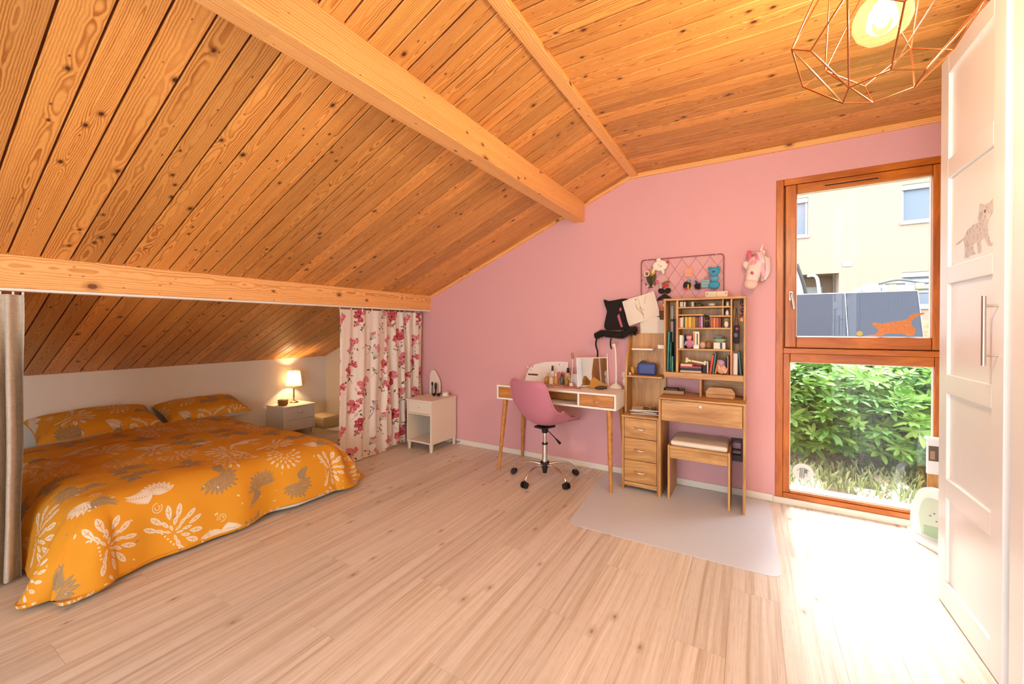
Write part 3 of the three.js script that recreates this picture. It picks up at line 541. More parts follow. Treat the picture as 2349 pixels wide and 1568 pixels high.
// ---------------------------------------------------------------- secretary desk with hutch
const HX0 = -0.572, HX1 = -0.034, HZ = 0.205;
{
  const c = thing('secretary_desk', 'oak secretary desk with a locked flap and shelved hutch against the pink wall', 'desk', null, [0, 0, 0]);
  const z1 = 0.36, yt = 0.735;
  part(c, 'side_panel', bmm(-0.580, -0.564, 0, yt - 0.014, 0.016, z1, 0.002, 'y'), M.oak);
  part(c, 'side_panel', bmm(-0.046, -0.030, 0, yt - 0.014, 0.016, z1, 0.002, 'y'), M.oak);
  part(c, 'desktop', bmm(-0.5808, -0.026, yt - 0.014, yt, 0.016, z1 + 0.006, 0.003, 'x'), M.oak);
  const fl = part(c, 'flap', bmm(-0.561, -0.049, 0.567, yt - 0.017, z1 - 0.02, z1 - 0.002, 0.003, 'x'), M.oak);
  part(fl, 'lock_knob', merge([rod([-0.302, 0.688, z1 - 0.002], [-0.302, 0.688, z1 + 0.006], 0.009, 0.008, 16), at(ellipsoid(0.006, 0.009, 0.005, 12), -0.302, 0.684, z1 + 0.008)]), M.chrome);
  part(c, 'tray_bottom', bmm(-0.564, -0.046, 0.567, 0.579, 0.03, z1 - 0.022, 0.001, 'x'), M.oak);
  // hutch
  part(c, 'hutch_side', bmm(HX0, HX0 + 0.013, 0.862, 1.44, 0.016, HZ, 0.002, 'y'), M.oak);
  part(c, 'hutch_side', bmm(HX1 - 0.013, HX1, yt, 1.44, 0.016, HZ, 0.002, 'y'), M.oak);
  part(c, 'hutch_top', bmm(HX0 - 0.003, HX1 + 0.003, 1.44, 1.456, 0.016, HZ + 0.006, 0.003, 'x'), M.oak);
  part(c, 'hutch_base', bmm(HX0, HX1 - 0.013, 0.862, 0.905, 0.016, HZ + 0.004, 0.003, 'x'), M.oak);
  part(c, 'hutch_back', bmm(HX0 + 0.013, HX1 - 0.013, 0.905, 1.44, 0.016, 0.024, 0.001, 'y'), M.oak);
  part(c, 'upright', bmm(-0.486, -0.470, 0.905, 1.44, 0.024, HZ - 0.004, 0.002, 'y'), M.oak);
  part(c, 'upright', bmm(-0.128, -0.117, 0.905, 1.44, 0.024, HZ - 0.004, 0.002, 'y'), M.oak);
  for (const [x0, x1, y] of [[-0.470, -0.128, 1.083], [-0.470, -0.128, 1.238], [-0.470, -0.128, 1.392], [-0.470, -0.300, 1.337], [-0.262, -0.128, 1.326]]) part(c, 'shelf', bmm(x0, x1, y - 0.012, y, 0.024, HZ - 0.012, 0.002, 'x'), M.oak);
  part(c, 'small_divider', bmm(-0.180, -0.172, 1.326, 1.44, 0.024, HZ - 0.02, 0.001, 'y'), M.oak);
  // lower compartment
  part(c, 'partition', bmm(-0.325, -0.311, yt, 0.862, 0.03, 0.20, 0.002, 'y'), M.oak);
  part(c, 'lower_back', bmm(-0.311, HX1 - 0.013, yt + 0.012, 0.862, 0.03, 0.042, 0.001, 'x'), M.oak);
}
// ---------------------------------------------------------------- padded stool
M.cushion = std(new THREE.Color(0xe4dacb), 0.55);
{
  const s = thing('padded_stool', 'oak stool with a cream padded seat tucked under the secretary desk', 'stool', null, [-0.320, 0, 0.165]);
  const hw = 0.2, zf = 0.175, zb = -0.13;
  for (const k of [-1, 1]) part(s, 'side_panel', bmm(k > 0 ? hw - 0.015 : -hw, k > 0 ? hw : -hw + 0.015, 0, 0.392, zb, zf, 0.003, 'y'), M.oak);
  part(s, 'apron', bmm(-hw + 0.015, hw - 0.015, 0.298, 0.366, zf - 0.022, zf - 0.006, 0.002, 'x'), M.oak);
  part(s, 'apron', bmm(-hw + 0.015, hw - 0.015, 0.298, 0.366, zb + 0.006, zb + 0.022, 0.002, 'x'), M.oak);
  part(s, 'seat_frame', bmm(-hw + 0.015, hw - 0.015, 0.368, 0.388, zb + 0.002, zf, 0.002, 'x'), M.oak);
  const cg = new RoundedBoxGeometry(0.366, 0.036, 0.29, 5, 0.015), p = cg.attributes.position;
  for (let i = 0; i < p.count; i++) if (p.getY(i) > 0) { const a = 1 - Math.pow(p.getX(i) / 0.186, 2), b = 1 - Math.pow(p.getZ(i) / 0.145, 2); p.setY(i, p.getY(i) + 0.014 * Math.max(0, a) * Math.max(0, b)); }
  cg.computeVertexNormals();
  part(s, 'seat_cushion', cg.translate(0, 0.4065, 0.022), M.cushion);
}
// ---------------------------------------------------------------- nightstands
M.nsWhite = std(new THREE.Color(0xeadcc8), 0.5);
{
  const s = thing('nightstand', 'white nightstand with open shelf against the pink wall by the floral curtain', 'nightstand', null, [-2.873, 0, 0.21]);
  const hw = 0.165, zf = 0.2, zb = -0.19, H = 0.512;
  part(s, 'top', bmm(-hw - 0.01, hw + 0.012, H - 0.016, H, zb - 0.002, zf + 0.012, 0.003), M.nsWhite);
  for (const k of [-1, 1]) part(s, 'side_panel', bmm(k > 0 ? hw - 0.016 : -hw, k > 0 ? hw : -hw + 0.016, 0.075, H - 0.016, zb, zf, 0.002), M.nsWhite);
  const d = part(s, 'drawer', bmm(-hw + 0.018, hw - 0.018, 0.377, H - 0.019, zb + 0.03, zf - 0.004, 0.002), M.nsWhite);
  part(d, 'knob', at(ellipsoid(0.007, 0.007, 0.008, 12), 0.0, 0.435, zf + 0.003), M.chrome);
  part(d, 'finger_notch', at(cyl(0.012, 0.012, 0.003, 20).rotateX(Math.PI / 2), 0, H - 0.021, zf - 0.004), M.offwhite);
  part(s, 'shelf', bmm(-hw + 0.016, hw - 0.016, 0.078, 0.094, zb, zf - 0.002, 0.002), M.nsWhite);
  part(s, 'drawer_rail', bmm(-hw + 0.016, hw - 0.016, 0.362, 0.374, zb, zf - 0.002, 0.002), M.nsWhite);
  part(s, 'back_panel', bmm(-hw + 0.016, hw - 0.016, 0.094, H - 0.02, zb, zb + 0.008, 0.001), M.nsWhite);
  for (const sx of [-1, 1]) for (const sz of [-1, 1]) part(s, 'leg', new THREE.CylinderGeometry(0.025, 0.016, 0.076, 4).rotateY(Math.PI / 4).translate(sx * (hw - 0.018), 0.038, sz > 0 ? zf - 0.018 : zb + 0.018), M.nsWhite);
}
{
  const s = thing('bedside_table', 'low cream bedside table with two drawers beside the bed', 'nightstand', null, [-4.645, 0, 0.665]);
  const x1 = 0.175, x0 = -0.165, zn = 0.19, zf = -0.185, H = 0.345;
  part(s, 'top', bmm(x0 - 0.005, x1 + 0.008, H - 0.016, H, zf - 0.008, zn + 0.008, 0.003), M.nsWhite);
  part(s, 'side_panel', bmm(x0, x1, 0.05, H - 0.016, zn - 0.015, zn, 0.002), M.nsWhite);
  part(s, 'side_panel', bmm(x0, x1, 0.05, H - 0.016, zf, zf + 0.015, 0.002), M.nsWhite);
  part(s, 'back_panel', bmm(x0, x0 + 0.01, 0.05, H - 0.016, zf + 0.015, zn - 0.015, 0.001), M.nsWhite);
  for (const [y0, y1] of [[0.19, H - 0.019], [0.065, 0.185]]) {
    const d = part(s, 'drawer', bmm(x0 + 0.02, x1 - (y0 > 0.1 ? 0.002 : 0.012), y0, y1, zf + 0.017, zn - 0.017, 0.002), M.nsWhite);
    if (y0 > 0.1) part(d, 'handle', tube([[x1, 0.272, 0.03], [x1 + 0.012, 0.262, 0.024], [x1 + 0.015, 0.258, 0], [x1 + 0.012, 0.262, -0.024], [x1, 0.272, -0.03]], 0.004, 20, 8), M.steel);
  }
  for (const x of [x0 + 0.02, x1 - 0.02]) for (const z of [zf + 0.02, zn - 0.02]) part(s, 'leg', bmm(x - 0.015, x + 0.015, 0, 0.05, z - 0.015, z + 0.015, 0.002), M.nsWhite);
}
// ---------------------------------------------------------------- bed
function petalFlower(c, x, y, r, n, fill, stroke, a0 = 0, spread = 6.283, lw = 2) {
  for (let ring = 0; ring < 2; ring++) for (let k = 0; k < n; k++) {
    const a = a0 + spread * (k + 0.5 + ring * 0.5) / n, L = r * (ring ? 0.55 : 1), w = L * (0.17 + 0.05 * Math.sin(k * 2.3));
    c.save(); c.translate(x, y); c.rotate(a); c.beginPath(); c.ellipse(L * 0.66, 0, L * 0.34, w, 0, 0, 7); if (fill) { c.fillStyle = fill; c.fill(); } if (stroke) { c.strokeStyle = stroke; c.lineWidth = lw; c.stroke(); }
    if (fill && stroke) { c.beginPath(); c.moveTo(L * 0.4, 0); c.lineTo(L * 0.9, 0); c.stroke(); }
    c.restore();
  }
}
function leafSpray(c, x, y, r, a, col) {
  c.save(); c.translate(x, y); c.rotate(a); c.fillStyle = col; c.strokeStyle = col; c.lineWidth = r * 0.035;
  c.beginPath(); c.moveTo(0, 0); c.quadraticCurveTo(r * 0.5, r * 0.12, r, 0); c.stroke();
  for (let k = 0; k < 9; k++) for (const s of [-1, 1]) { const t = 0.12 + k * 0.095, L = r * (0.42 - 0.03 * k); c.save(); c.translate(t * r, r * 0.1 * Math.sin(t * 3)); c.rotate(s * (0.95 - k * 0.05)); c.beginPath(); c.ellipse(L * 0.5, 0, L * 0.5, L * 0.13, 0, 0, 7); c.fill(); c.restore(); }
  c.restore();
}
function dropPetal(c, x, y, a, L, w, fill, vein) {
  c.save(); c.translate(x, y); c.rotate(a); c.beginPath(); c.moveTo(0, 0); c.bezierCurveTo(L * 0.35, -w * 1.1, L * 0.85, -w, L, 0); c.bezierCurveTo(L * 0.85, w, L * 0.35, w * 1.1, 0, 0); c.fillStyle = fill; c.fill();
  if (vein) { c.strokeStyle = vein; c.lineWidth = Math.max(2, w * 0.16); c.beginPath(); c.moveTo(L * 0.15, 0); c.lineTo(L * 0.85, 0); c.moveTo(L * 0.45, 0); c.lineTo(L * 0.62, -w * 0.55); c.moveTo(L * 0.45, 0); c.lineTo(L * 0.62, w * 0.55); c.stroke(); }
  c.restore();
}
const duvetTex = canvasTex(2048, 2048, (c, W, H) => {      // 1.2 m tile
  const OR = '#dd981e', cream = '#e4d8c6', grey = '#9c8666';
  c.fillStyle = OR; c.fillRect(0, 0, W, H);
  const put = (f) => { for (const dx of [-W, 0, W]) for (const dy of [-H, 0, H]) { c.save(); c.translate(dx, dy); f(); c.restore(); } };
  let s = 77; const q = () => (s = (s * 16807) % 2147483647) / 2147483647;
  const motif = (k, x, y, a, R) => {
    c.save(); c.translate(x, y); c.rotate(a);
    if (k === 0) {          // half dahlia: three arcs of petals
      for (const [r, n, l] of [[R * 0.52, 9, R * 0.50], [R * 0.27, 7, R * 0.34], [R * 0.08, 5, R * 0.24]]) for (let i = 0; i < n; i++) { const t = -2.0 + 4.0 * i / (n - 1); dropPetal(c, Math.cos(t) * r, Math.sin(t) * r, t + (i % 2 ? 0.12 : -0.1), l, l * 0.24, cream, OR); }
      for (let i = 0; i < 5; i++) { c.beginPath(); c.ellipse(-R * 0.3 + i * 6, -R * 0.3 + i * R * 0.15, 9, 6, i, 0, 7); c.fillStyle = cream; c.fill(); }
    } else if (k === 1) {   // loose rosette of dashes
      for (const [r, n, l] of [[R * 0.60, 13, R * 0.30], [R * 0.34, 10, R * 0.22], [R * 0.12, 7, R * 0.18]]) for (let i = 0; i < n; i++) { const t = 0.4 + 5.2 * i / n; dropPetal(c, Math.cos(t) * r, Math.sin(t) * r, t + 0.25, l * (0.8 + 0.4 * q()), l * 0.26, cream, i % 2 ? OR : null); }
    } else if (k === 2) {   // grey pointed chrysanthemum with a spray
      for (const [n, l] of [[12, R * 0.78], [9, R * 0.5]]) for (let i = 0; i < n; i++) { const t = -1.4 + 3.4 * i / n; dropPetal(c, 0, 0, t, l * (0.8 + 0.35 * q()), l * 0.13, grey, OR); }
      leafSpray(c, -R * 0.1, R * 0.1, R * 0.8, 2.4, grey);
    } else {                // small outlined fan and grey leaf
      for (let i = 0; i < 8; i++) dropPetal(c, 0, 0, -1.1 + i * 0.3, R * 0.62, R * 0.10, cream, OR);
      leafSpray(c, R * 0.1, R * 0.12, R * 0.9, 1.6, i4++ % 2 ? grey : cream);
      c.strokeStyle = cream; c.lineWidth = 5; c.beginPath(); c.arc(-R * 0.45, R * 0.1, R * 0.16, 0, 5.4); c.stroke(); c.beginPath(); c.arc(-R * 0.45, R * 0.1, R * 0.08, 1, 6); c.stroke();
    }
    c.restore();
  };
  let i4 = 0;
  for (let gy = 0; gy < 5; gy++) for (let gx = 0; gx < 5; gx++) { const x = (gx + 0.5 + (gy % 2) * 0.5 + (q() - 0.5) * 0.35) * W / 5, y = (gy + 0.5 + (q() - 0.5) * 0.35) * H / 5, k = [0, 2, 1, 3, 2][(gx * 2 + gy * 3) % 5], a = q() * 6.28, R = 190 + q() * 55, s0 = s, i0 = i4; put(() => { s = s0; i4 = i0; motif(k, x, y, a, R); }); }
  for (let k = 0; k < 130; k++) { const x = q() * W, y = q() * H, r = 4 + q() * 8, col = q() < 0.6 ? cream : grey, a = q() * 3; put(() => { c.fillStyle = col; c.beginPath(); c.ellipse(x, y, r * 1.6, r * 0.7, a, 0, 7); c.fill(); }); }
});
const clothBump = rep(weaveTex, 30);
M.duvet = phys(0xffffff, 0.85, { map: duvetTex, sheen: 0.25, sheenRoughness: 0.6, bumpMap: clothBump, bumpScale: 0.0003 });
M.sheet = std(new THREE.Color(0xe4dccf), 0.9);
const BX0 = -4.80, BX1 = -2.80, BZ0 = 1.46, BZ1 = 2.78, BT = 0.36;
{
  const b = thing('bed', 'low double bed with a white base on thin metal legs under the yellow duvet', 'bed', null, [0, 0, 0]);
  part(b, 'mattress', new RoundedBoxGeometry(BX1 - BX0 - 0.02, 0.165, BZ1 - BZ0 - 0.02, 4, 0.04).translate((BX0 + BX1) / 2, 0.235, (BZ0 + BZ1) / 2), M.sheet);
  part(b, 'base', bmm(BX0 + 0.01, BX1 + 0.02, 0.10, 0.152, BZ0 + 0.01, BZ1 - 0.01, 0.01), M.sheet);
  for (const [x, z] of [[-2.84, 2.70], [-2.84, 1.54], [-4.6, 1.56], [-4.6, 2.70], [-3.7, 2.70]]) part(b, 'leg', at(cyl(0.013, 0.011, 0.10, 14), x, 0.05, z), M.offwhite);
}
{
  // duvet: a cloth laid over the mattress; the part beyond an edge bends down and hangs, lowest at the corners
  const A0 = -4.40, A1 = -2.80 + 0.365, C0 = BZ0 - 0.40, C1 = BZ1 + 0.36;
  const drape = (x, z, off) => {
    const ox = Math.max(0, x - (BX1 - 0.06)), oz = z > BZ1 - 0.06 ? z - (BZ1 - 0.06) : z < BZ0 + 0.06 ? z - (BZ0 + 0.06) : 0;
    const d = Math.hypot(ox, oz), bx = x - ox, bz = z - oz;
    const puff = 0.014 * noise(x * 3.1 + 4, z * 3.3) + 0.006 * noise(x * 9, z * 8);
    if (d < 1e-6) { const e = Math.min(BX1 - x, z - BZ0, BZ1 - z) ; return [x, BT + puff + off + 0.02 * sst(0, 0.5, e), z]; }
    const nx = ox / d, nz = oz / d, r = 0.15, arc = r * 1.35;
    let out, down;
    if (d < arc) { const a = d / r; out = r * Math.sin(a); down = r * (1 - Math.cos(a)); } else { const a = arc / r, m = d - arc; out = r * Math.sin(a) + m * Math.cos(a) * 0.9; down = r * (1 - Math.cos(a)) + m * Math.sin(a); }
    const along = nx > 0.7 ? z : x, corner = ox > 0.01 && Math.abs(oz) > 0.01 ? 1 : 0;
    const fold = sst(0.05, 0.30, d) * (0.022 * Math.sin(along * 9 + 2 * noise(along * 2, 3)) + 0.012 * Math.sin(along * 21 + 1) + 0.02 * noise(along * 5, d * 4));
    const cf = corner ? sst(0.06, 0.3, d) * (0.03 * Math.sin(Math.atan2(Math.abs(oz), ox) * 6) + 0.09 * Math.sin(Math.atan2(Math.abs(oz), ox) * 2)) : 0;
    out += fold + cf;
    return [bx + nx * (out + off * Math.sin(Math.min(d / r, 1.5))), Math.max(0.03 + off * 0.5, BT + 0.0 + puff - down + off * Math.cos(Math.min(d / r, 1.5))), bz + nz * (out + off * Math.sin(Math.min(d / r, 1.5)))];
  };
  // the hem line: rounded corners, wavy
  const f = (u, v, off) => {
    let x = A0 + (A1 - A0) * u, z = C0 + (C1 - C0) * v;
    x += (0.02 * noise(v * 7, 5) ) * sst(0.7, 1, u); z += 0.015 * noise(u * 6, 8) * (v > 0.5 ? sst(0.8, 1, v) : -sst(0.2, 0, v));
    return drape(x, z, off);
  };
  const d = thing('duvet', 'mustard yellow duvet with white flowers and grey sprays spread over the bed', 'duvet', null);
  part(d, 'cover', paramSurf(200, 200, (u, v) => f(u, v, 0.022), (u, v) => [(A0 + (A1 - A0) * u) / 1.2, (C0 + (C1 - C0) * v) / 1.2]), M.duvet);
  part(d, 'lining', paramSurf(150, 150, (u, v) => f(u * 1.02, 0.5 + (v - 0.5) * 1.02, -0.012)), M.sheet, null, null, 'off-white underside of the duvet');
  // soft edge that closes cover and lining
  const edge = []; const N = 80;
  for (let i = 0; i < N; i++) edge.push([i / N, 0]); for (let i = 0; i < N; i++) edge.push([1, i / N]); for (let i = 0; i < N; i++) edge.push([1 - i / N, 1]); for (let i = 0; i < N; i++) edge.push([0, 1 - i / N]);
  part(d, 'edge', paramSurf(edge.length, 6, (u, v) => { const [a, b] = edge[Math.round(u * edge.length) % edge.length]; const p = f(a, b, 0.022), q = f(a, b, -0.012), t = v, bul = 0.010 * Math.sin(v * Math.PI); const cx = a - 0.5, cz = b - 0.5, L = Math.hypot(cx, cz); return [p[0] + (q[0] - p[0]) * t + cx / L * bul, p[1] + (q[1] - p[1]) * t - bul * (p[1] < 0.3 ? 1 : 0), p[2] + (q[2] - p[2]) * t + cz / L * bul]; }, (u, v) => [u * 6, v * 0.03]), M.duvet);
}
function pillow(label, pos, ry, rx, w, h, t) {
  const p = thing('pillow', label, 'pillow', 'pillows on the bed', pos, ry);
  const k = (u, v, s) => {
    const a = u * 2 - 1, b = v * 2 - 1, e = Math.pow(Math.max(0, 1 - Math.pow(Math.abs(a), 3)), 0.45) * Math.pow(Math.max(0, 1 - Math.pow(Math.abs(b), 3)), 0.45);
    const pin = 1 - 0.055 * (1 - a * a) * b * b - 0.0, pin2 = 1 - 0.055 * (1 - b * b) * a * a;
    return [a * w / 2 * pin2, s * t / 2 * e + 0.006 * noise(a * 4 + pos[2] * 9, b * 4) * e, b * h / 2 * pin];
  };
  const rot = new THREE.Matrix4().makeRotationX(rx);
  const uvf = (u, v) => [u * w / 1.2 + pos[2], v * h / 1.2 + 0.3];
  part(p, 'front', paramSurf(48, 36, (u, v) => k(u, 1 - v, 1), uvf).applyMatrix4(rot), M.duvet);
  part(p, 'back', paramSurf(48, 36, (u, v) => k(u, v, -1), uvf).applyMatrix4(rot), M.sheet, null, null, 'plain cream back');
  const e = []; for (let i = 0; i < 40; i++) e.push(k(i / 40, 0, 0)); for (let i = 0; i < 30; i++) e.push(k(1, i / 30, 0)); for (let i = 0; i < 40; i++) e.push(k(1 - i / 40, 1, 0)); for (let i = 0; i < 30; i++) e.push(k(0, 1 - i / 30, 0));
  part(p, 'piping', tube(e, 0.004, 200, 6, true).applyMatrix4(rot), M.duvet);
  return p;
}
pillow('larger patterned yellow pillow on the bed nearest the beige curtain', [-4.63, 0.452, 2.30], Math.PI / 2, 0.27, 0.74, 0.44, 0.19);
pillow('patterned yellow pillow on the bed nearest the bedside lamp', [-4.632, 0.444, 1.55], Math.PI / 2, 0.27, 0.68, 0.42, 0.17);

// ---------------------------------------------------------------- curtains
const floralTex = canvasTex(2048, 2048, (c, W, H) => {     // 0.8 m tile
  c.fillStyle = '#f0e6da'; c.fillRect(0, 0, W, H);
  const put = (f) => { for (const dx of [-W, 0, W]) for (const dy of [-H, 0, H]) { c.save(); c.translate(dx, dy); f(); c.restore(); } };
  let s = 4242; const q = () => (s = (s * 16807) % 2147483647) / 2147483647;
  const reds = ['#cf5b66', '#d9788a', '#c2495a', '#dd8f96', '#b83c4c'];
  const blob = (x, y, r, col) => { c.fillStyle = col; for (let k = 0; k < 7; k++) { const a = q() * 6.28, d = r * (0.35 + 0.3 * q()); c.beginPath(); c.ellipse(x + Math.cos(a) * d, y + Math.sin(a) * d, r * (0.4 + 0.2 * q()), r * (0.28 + 0.15 * q()), a, 0, 7); c.fill(); } c.fillStyle = '#e9aab0'; for (let k = 0; k < 22; k++) { c.beginPath(); c.arc(x + (q() - 0.5) * r * 1.5, y + (q() - 0.5) * r * 1.5, 5 + q() * 6, 0, 7); c.fill(); } };
  for (let gy = 0; gy < 5; gy++) for (let gx = 0; gx < 4; gx++) {
    const x = (gx + 0.5 + (gy % 2) * 0.5 + (q() - 0.5) * 0.4) * W / 4, y = (gy + 0.5 + (q() - 0.5) * 0.4) * H / 5, i = gx + gy * 4, s0 = s; let s1;
    put(() => {
      s = s0; const r = 105 + q() * 60, a0 = q() * 6.28;
      if (i % 4 === 3) {     // grey sketched leaf pair
        c.strokeStyle = '#857c76'; c.lineWidth = 6; for (let k = 0; k < 9; k++) { const t = a0 + (k - 4) * 0.16; c.beginPath(); c.moveTo(x, y); c.quadraticCurveTo(x + Math.cos(t) * r * 0.8 + 20, y + Math.sin(t) * r * 0.8, x + Math.cos(t) * r * 1.5, y + Math.sin(t) * r * 1.5); c.stroke(); }
        blob(x + Math.cos(a0) * r * 1.5, y + Math.sin(a0) * r * 1.5, r * 0.5, reds[i % 5]);
      } else { blob(x, y, r, reds[i % 5]); blob(x + r * 0.9, y - r * 0.5, r * 0.6, reds[(i + 2) % 5]); blob(x - r * 0.5, y + r * 1.15, r * 0.5, reds[(i + 1) % 5]); c.fillStyle = '#4c3a3e'; c.beginPath(); c.ellipse(x, y, r * 0.16, r * 0.22, a0, 0, 7); c.fill(); }
      c.strokeStyle = '#5a5450'; c.lineWidth = 5; c.beginPath(); c.moveTo(x, y + r); c.quadraticCurveTo(x + 60, y + r + 90, x + (q() - 0.5) * 240, y + r + 190); c.stroke();
      for (let k = 0; k < 7; k++) { c.fillStyle = k % 2 ? '#544e4a' : '#8f857c'; c.beginPath(); c.ellipse(x + (q() - 0.5) * 280, y + r * 0.8 + q() * 190, 26 * q() + 12, 10 + q() * 6, q() * 3, 0, 7); c.fill(); }
      s1 = s;
    });
    s = s1;
  }
  for (let k = 0; k < 70; k++) { const x = q() * W, y = q() * H, r = 6 + q() * 16, col = q() < 0.55 ? reds[k % 5] : '#7b746e', a = q() * 3; put(() => { c.fillStyle = col; c.beginPath(); c.ellipse(x, y, r, r * 0.6, a, 0, 7); c.fill(); }); }
});
M.floral = phys(0xffffff, 0.9, { map: floralTex, transmission: 0.15, thickness: 0, bumpMap: clothBump, bumpScale: 0.0003, side: THREE.DoubleSide });
const linenTex = dataTex(512, 512, (i, j) => { const g = 1 + 0.05 * noise(i * 0.9, j * 0.05) + 0.05 * noise(i * 0.05, j * 0.9) + 0.03 * noise(i, j); return [196 * g, 184 * g, 168 * g]; });
M.linen = std(0xffffff, 0.92, { map: linenTex, side: THREE.DoubleSide });
function curtain(name, label, zA, zB, x0, yTop, yBot, fold, nf, tile, mat, seedv, flare = [0, 0], tracks = 0.0) {
  const c = thing(name, label, 'curtain', null);
  const len = Math.abs(zB - zA) * (1 + fold * 8);
  const F = (u, v, o = 0) => {
    const y = yTop + (yBot - yTop) * v, k = 0.35 + 0.65 * sst(0, 0.35, v);
    const ph = u * nf * 6.283 + 0.9 * noise(u * 3 + seedv, v * 1.3), a = fold * k;
    const z = zA + (zB - zA) * u + (flare[0] * (1 - u) + flare[1] * u) * v * v + 0.25 * a * Math.sin(ph * 2) + 0.012 * noise(v * 4, seedv + u * 9) * v;
    return [x0 + a * Math.sin(ph) + 0.3 * a * Math.sin(ph * 2.3 + 1) + 0.02 * noise(u * 4, v * 3 + seedv) * v + o, y + (v > 0.99 ? 0.006 * Math.sin(ph) : 0), z];
  };
  part(c, 'cloth', paramSurf(240, 90, (u, v) => F(u, v), (u, v) => [(u * len + seedv * 0.37) / tile, (1 - v) * Math.abs(yTop - yBot) / tile]), mat);
  part(c, 'header_tape', paramSurf(240, 3, (u, v) => { const p = F(u, v * 0.02); return [p[0] - 0.004, p[1] + 0.002, p[2]]; }), M.sheet);
  for (let i = 0; i <= nf * 1.5; i++) { const p = F(Math.min(0.99, i / (nf * 1.5)), 0); part(c, 'glider', at(cbox(0.008, 0.016, 0.008, 0.002), p[0] - 0.001, yTop + 0.009, p[2]), M.offwhite); }
  return c;
}
curtain('floral_curtain', 'white curtain with red flowers, wider panel next to the bed', 1.135, 0.60, -3.115, 1.398, 0.012, 0.018, 3, 1.0, M.floral, 1.3, [0.02, 0.0]);
curtain('floral_curtain', 'white curtain with red flowers, narrow panel bunched behind the white nightstand', 0.60, 0.055, -3.165, 1.398, 0.03, 0.026, 5, 1.0, M.floral, 5.7, [-0.01, 0.0]);
curtain('linen_curtain', 'plain beige linen curtain gathered beside the bed', 3.5, 2.93, -3.10, 1.398, 0.012, 0.030, 10, 0.5, M.linen, 9.1, [0, 0.02]);
{
  const r = thing('curtain_track', 'white curtain track under the low pine purlin', 'curtain track', null);
  part(r, 'rail', bmm(-3.155, -3.078, 1.417, 1.4305, 0.02, R - 0.02, 0.002), M.whiteMat);
  part(r, 'end_cap', bmm(-3.156, -3.077, 1.416, 1.431, 0.012, 0.02, 0.002), M.whiteMat);
}
// the frosted chair mat on the floor
{
  const s = new THREE.Shape(), pts = [[-1.03, 0.30], [-1.0, 1.05], [0.135, 1.05], [0.12, 0.03], [-0.9, 0.03]];
  const C = [[-1.06, 0.30, 0.05], [-0.995, 1.055, 0.07], [0.135, 1.045, 0.07], [0.115, 0.03, 0.03], [-1.06, 0.03, 0.03]];
  const n = C.length; C.forEach(([x, z, r], i) => { const p = C[(i + n - 1) % n], q = C[(i + 1) % n], t = (o) => { const L = Math.hypot(o[0] - x, o[1] - z); return [x + (o[0] - x) / L * r, z + (o[1] - z) / L * r]; }; const a = t(p), b = t(q); i ? s.lineTo(a[0], -a[1]) : s.moveTo(a[0], -a[1]); s.quadraticCurveTo(x, -z, b[0], -b[1]); });
  const g = new THREE.ExtrudeGeometry(s, { depth: 0.002, bevelEnabled: false }).rotateX(-Math.PI / 2);
  M.mat = phys(new THREE.Color(0.90, 0.94, 1.0), 0.40, { transmission: 0.45, thickness: 0, ior: 1.4 });
  single('floor_mat', 'translucent plastic mat on the floor under the secretary desk', 'mat', null, g, M.mat, [0, 0.0005, 0]);
}
// ---------------------------------------------------------------- small things
const cmat = {}; const CM = (hex, r = 0.6) => cmat[hex + r] ??= std(new THREE.Color(hex), r);
const PAGES = CM('#e8e0cf', 0.9);
// a book standing with its spine to the front; x0 = its left edge
function book(label, group, x, y, z, w, h, d, hex, tilt = 0, lying = false) {
  const b = thing('book', label, 'book', group, [x, y, z]);
  const t = Math.min(0.0022, w * 0.2);
  if (lying) {
    part(b, 'cover', merge([bmm(-d / 2, d / 2, 0, t, -h, 0, 0.0006), bmm(-d / 2, d / 2, w - t, w, -h, 0, 0.0006), bmm(-d / 2, d / 2, t, w - t, -t, 0, 0.0006)]), CM(hex));
    part(b, 'pages', bmm(-d / 2 + 0.002, d / 2 - 0.002, t, w - t, -h + 0.003, -t, 0.0005), PAGES);
    b.rotation.y = tilt;
  } else {
    part(b, 'cover', merge([bmm(0, t, 0, h, -d, 0, 0.0006), bmm(w - t, w, 0, h, -d, 0, 0.0006), bmm(t, w - t, 0, h, -t, 0, 0.0006)]), CM(hex));
    part(b, 'pages', bmm(t, w - t, 0.002, h - 0.002, -d + 0.003, -t, 0.0005), PAGES);
    b.rotation.z = tilt;
  }
  return b;
}
const ORD = ['first', 'second', 'third', 'fourth', 'fifth', 'sixth', 'seventh', 'eighth', 'ninth', 'tenth', 'eleventh', 'twelfth', 'thirteenth'];
function row(list, x, y, z, where, group) { list.forEach(([nm, hex, w, h, tilt = 0], i) => { book(`${nm} book, ${ORD[i]} from the window-far end of ${where}`, group, x, y + 0.0005, z, w, h, 0.1, hex, tilt); x += w + 0.0008; }); return x; }
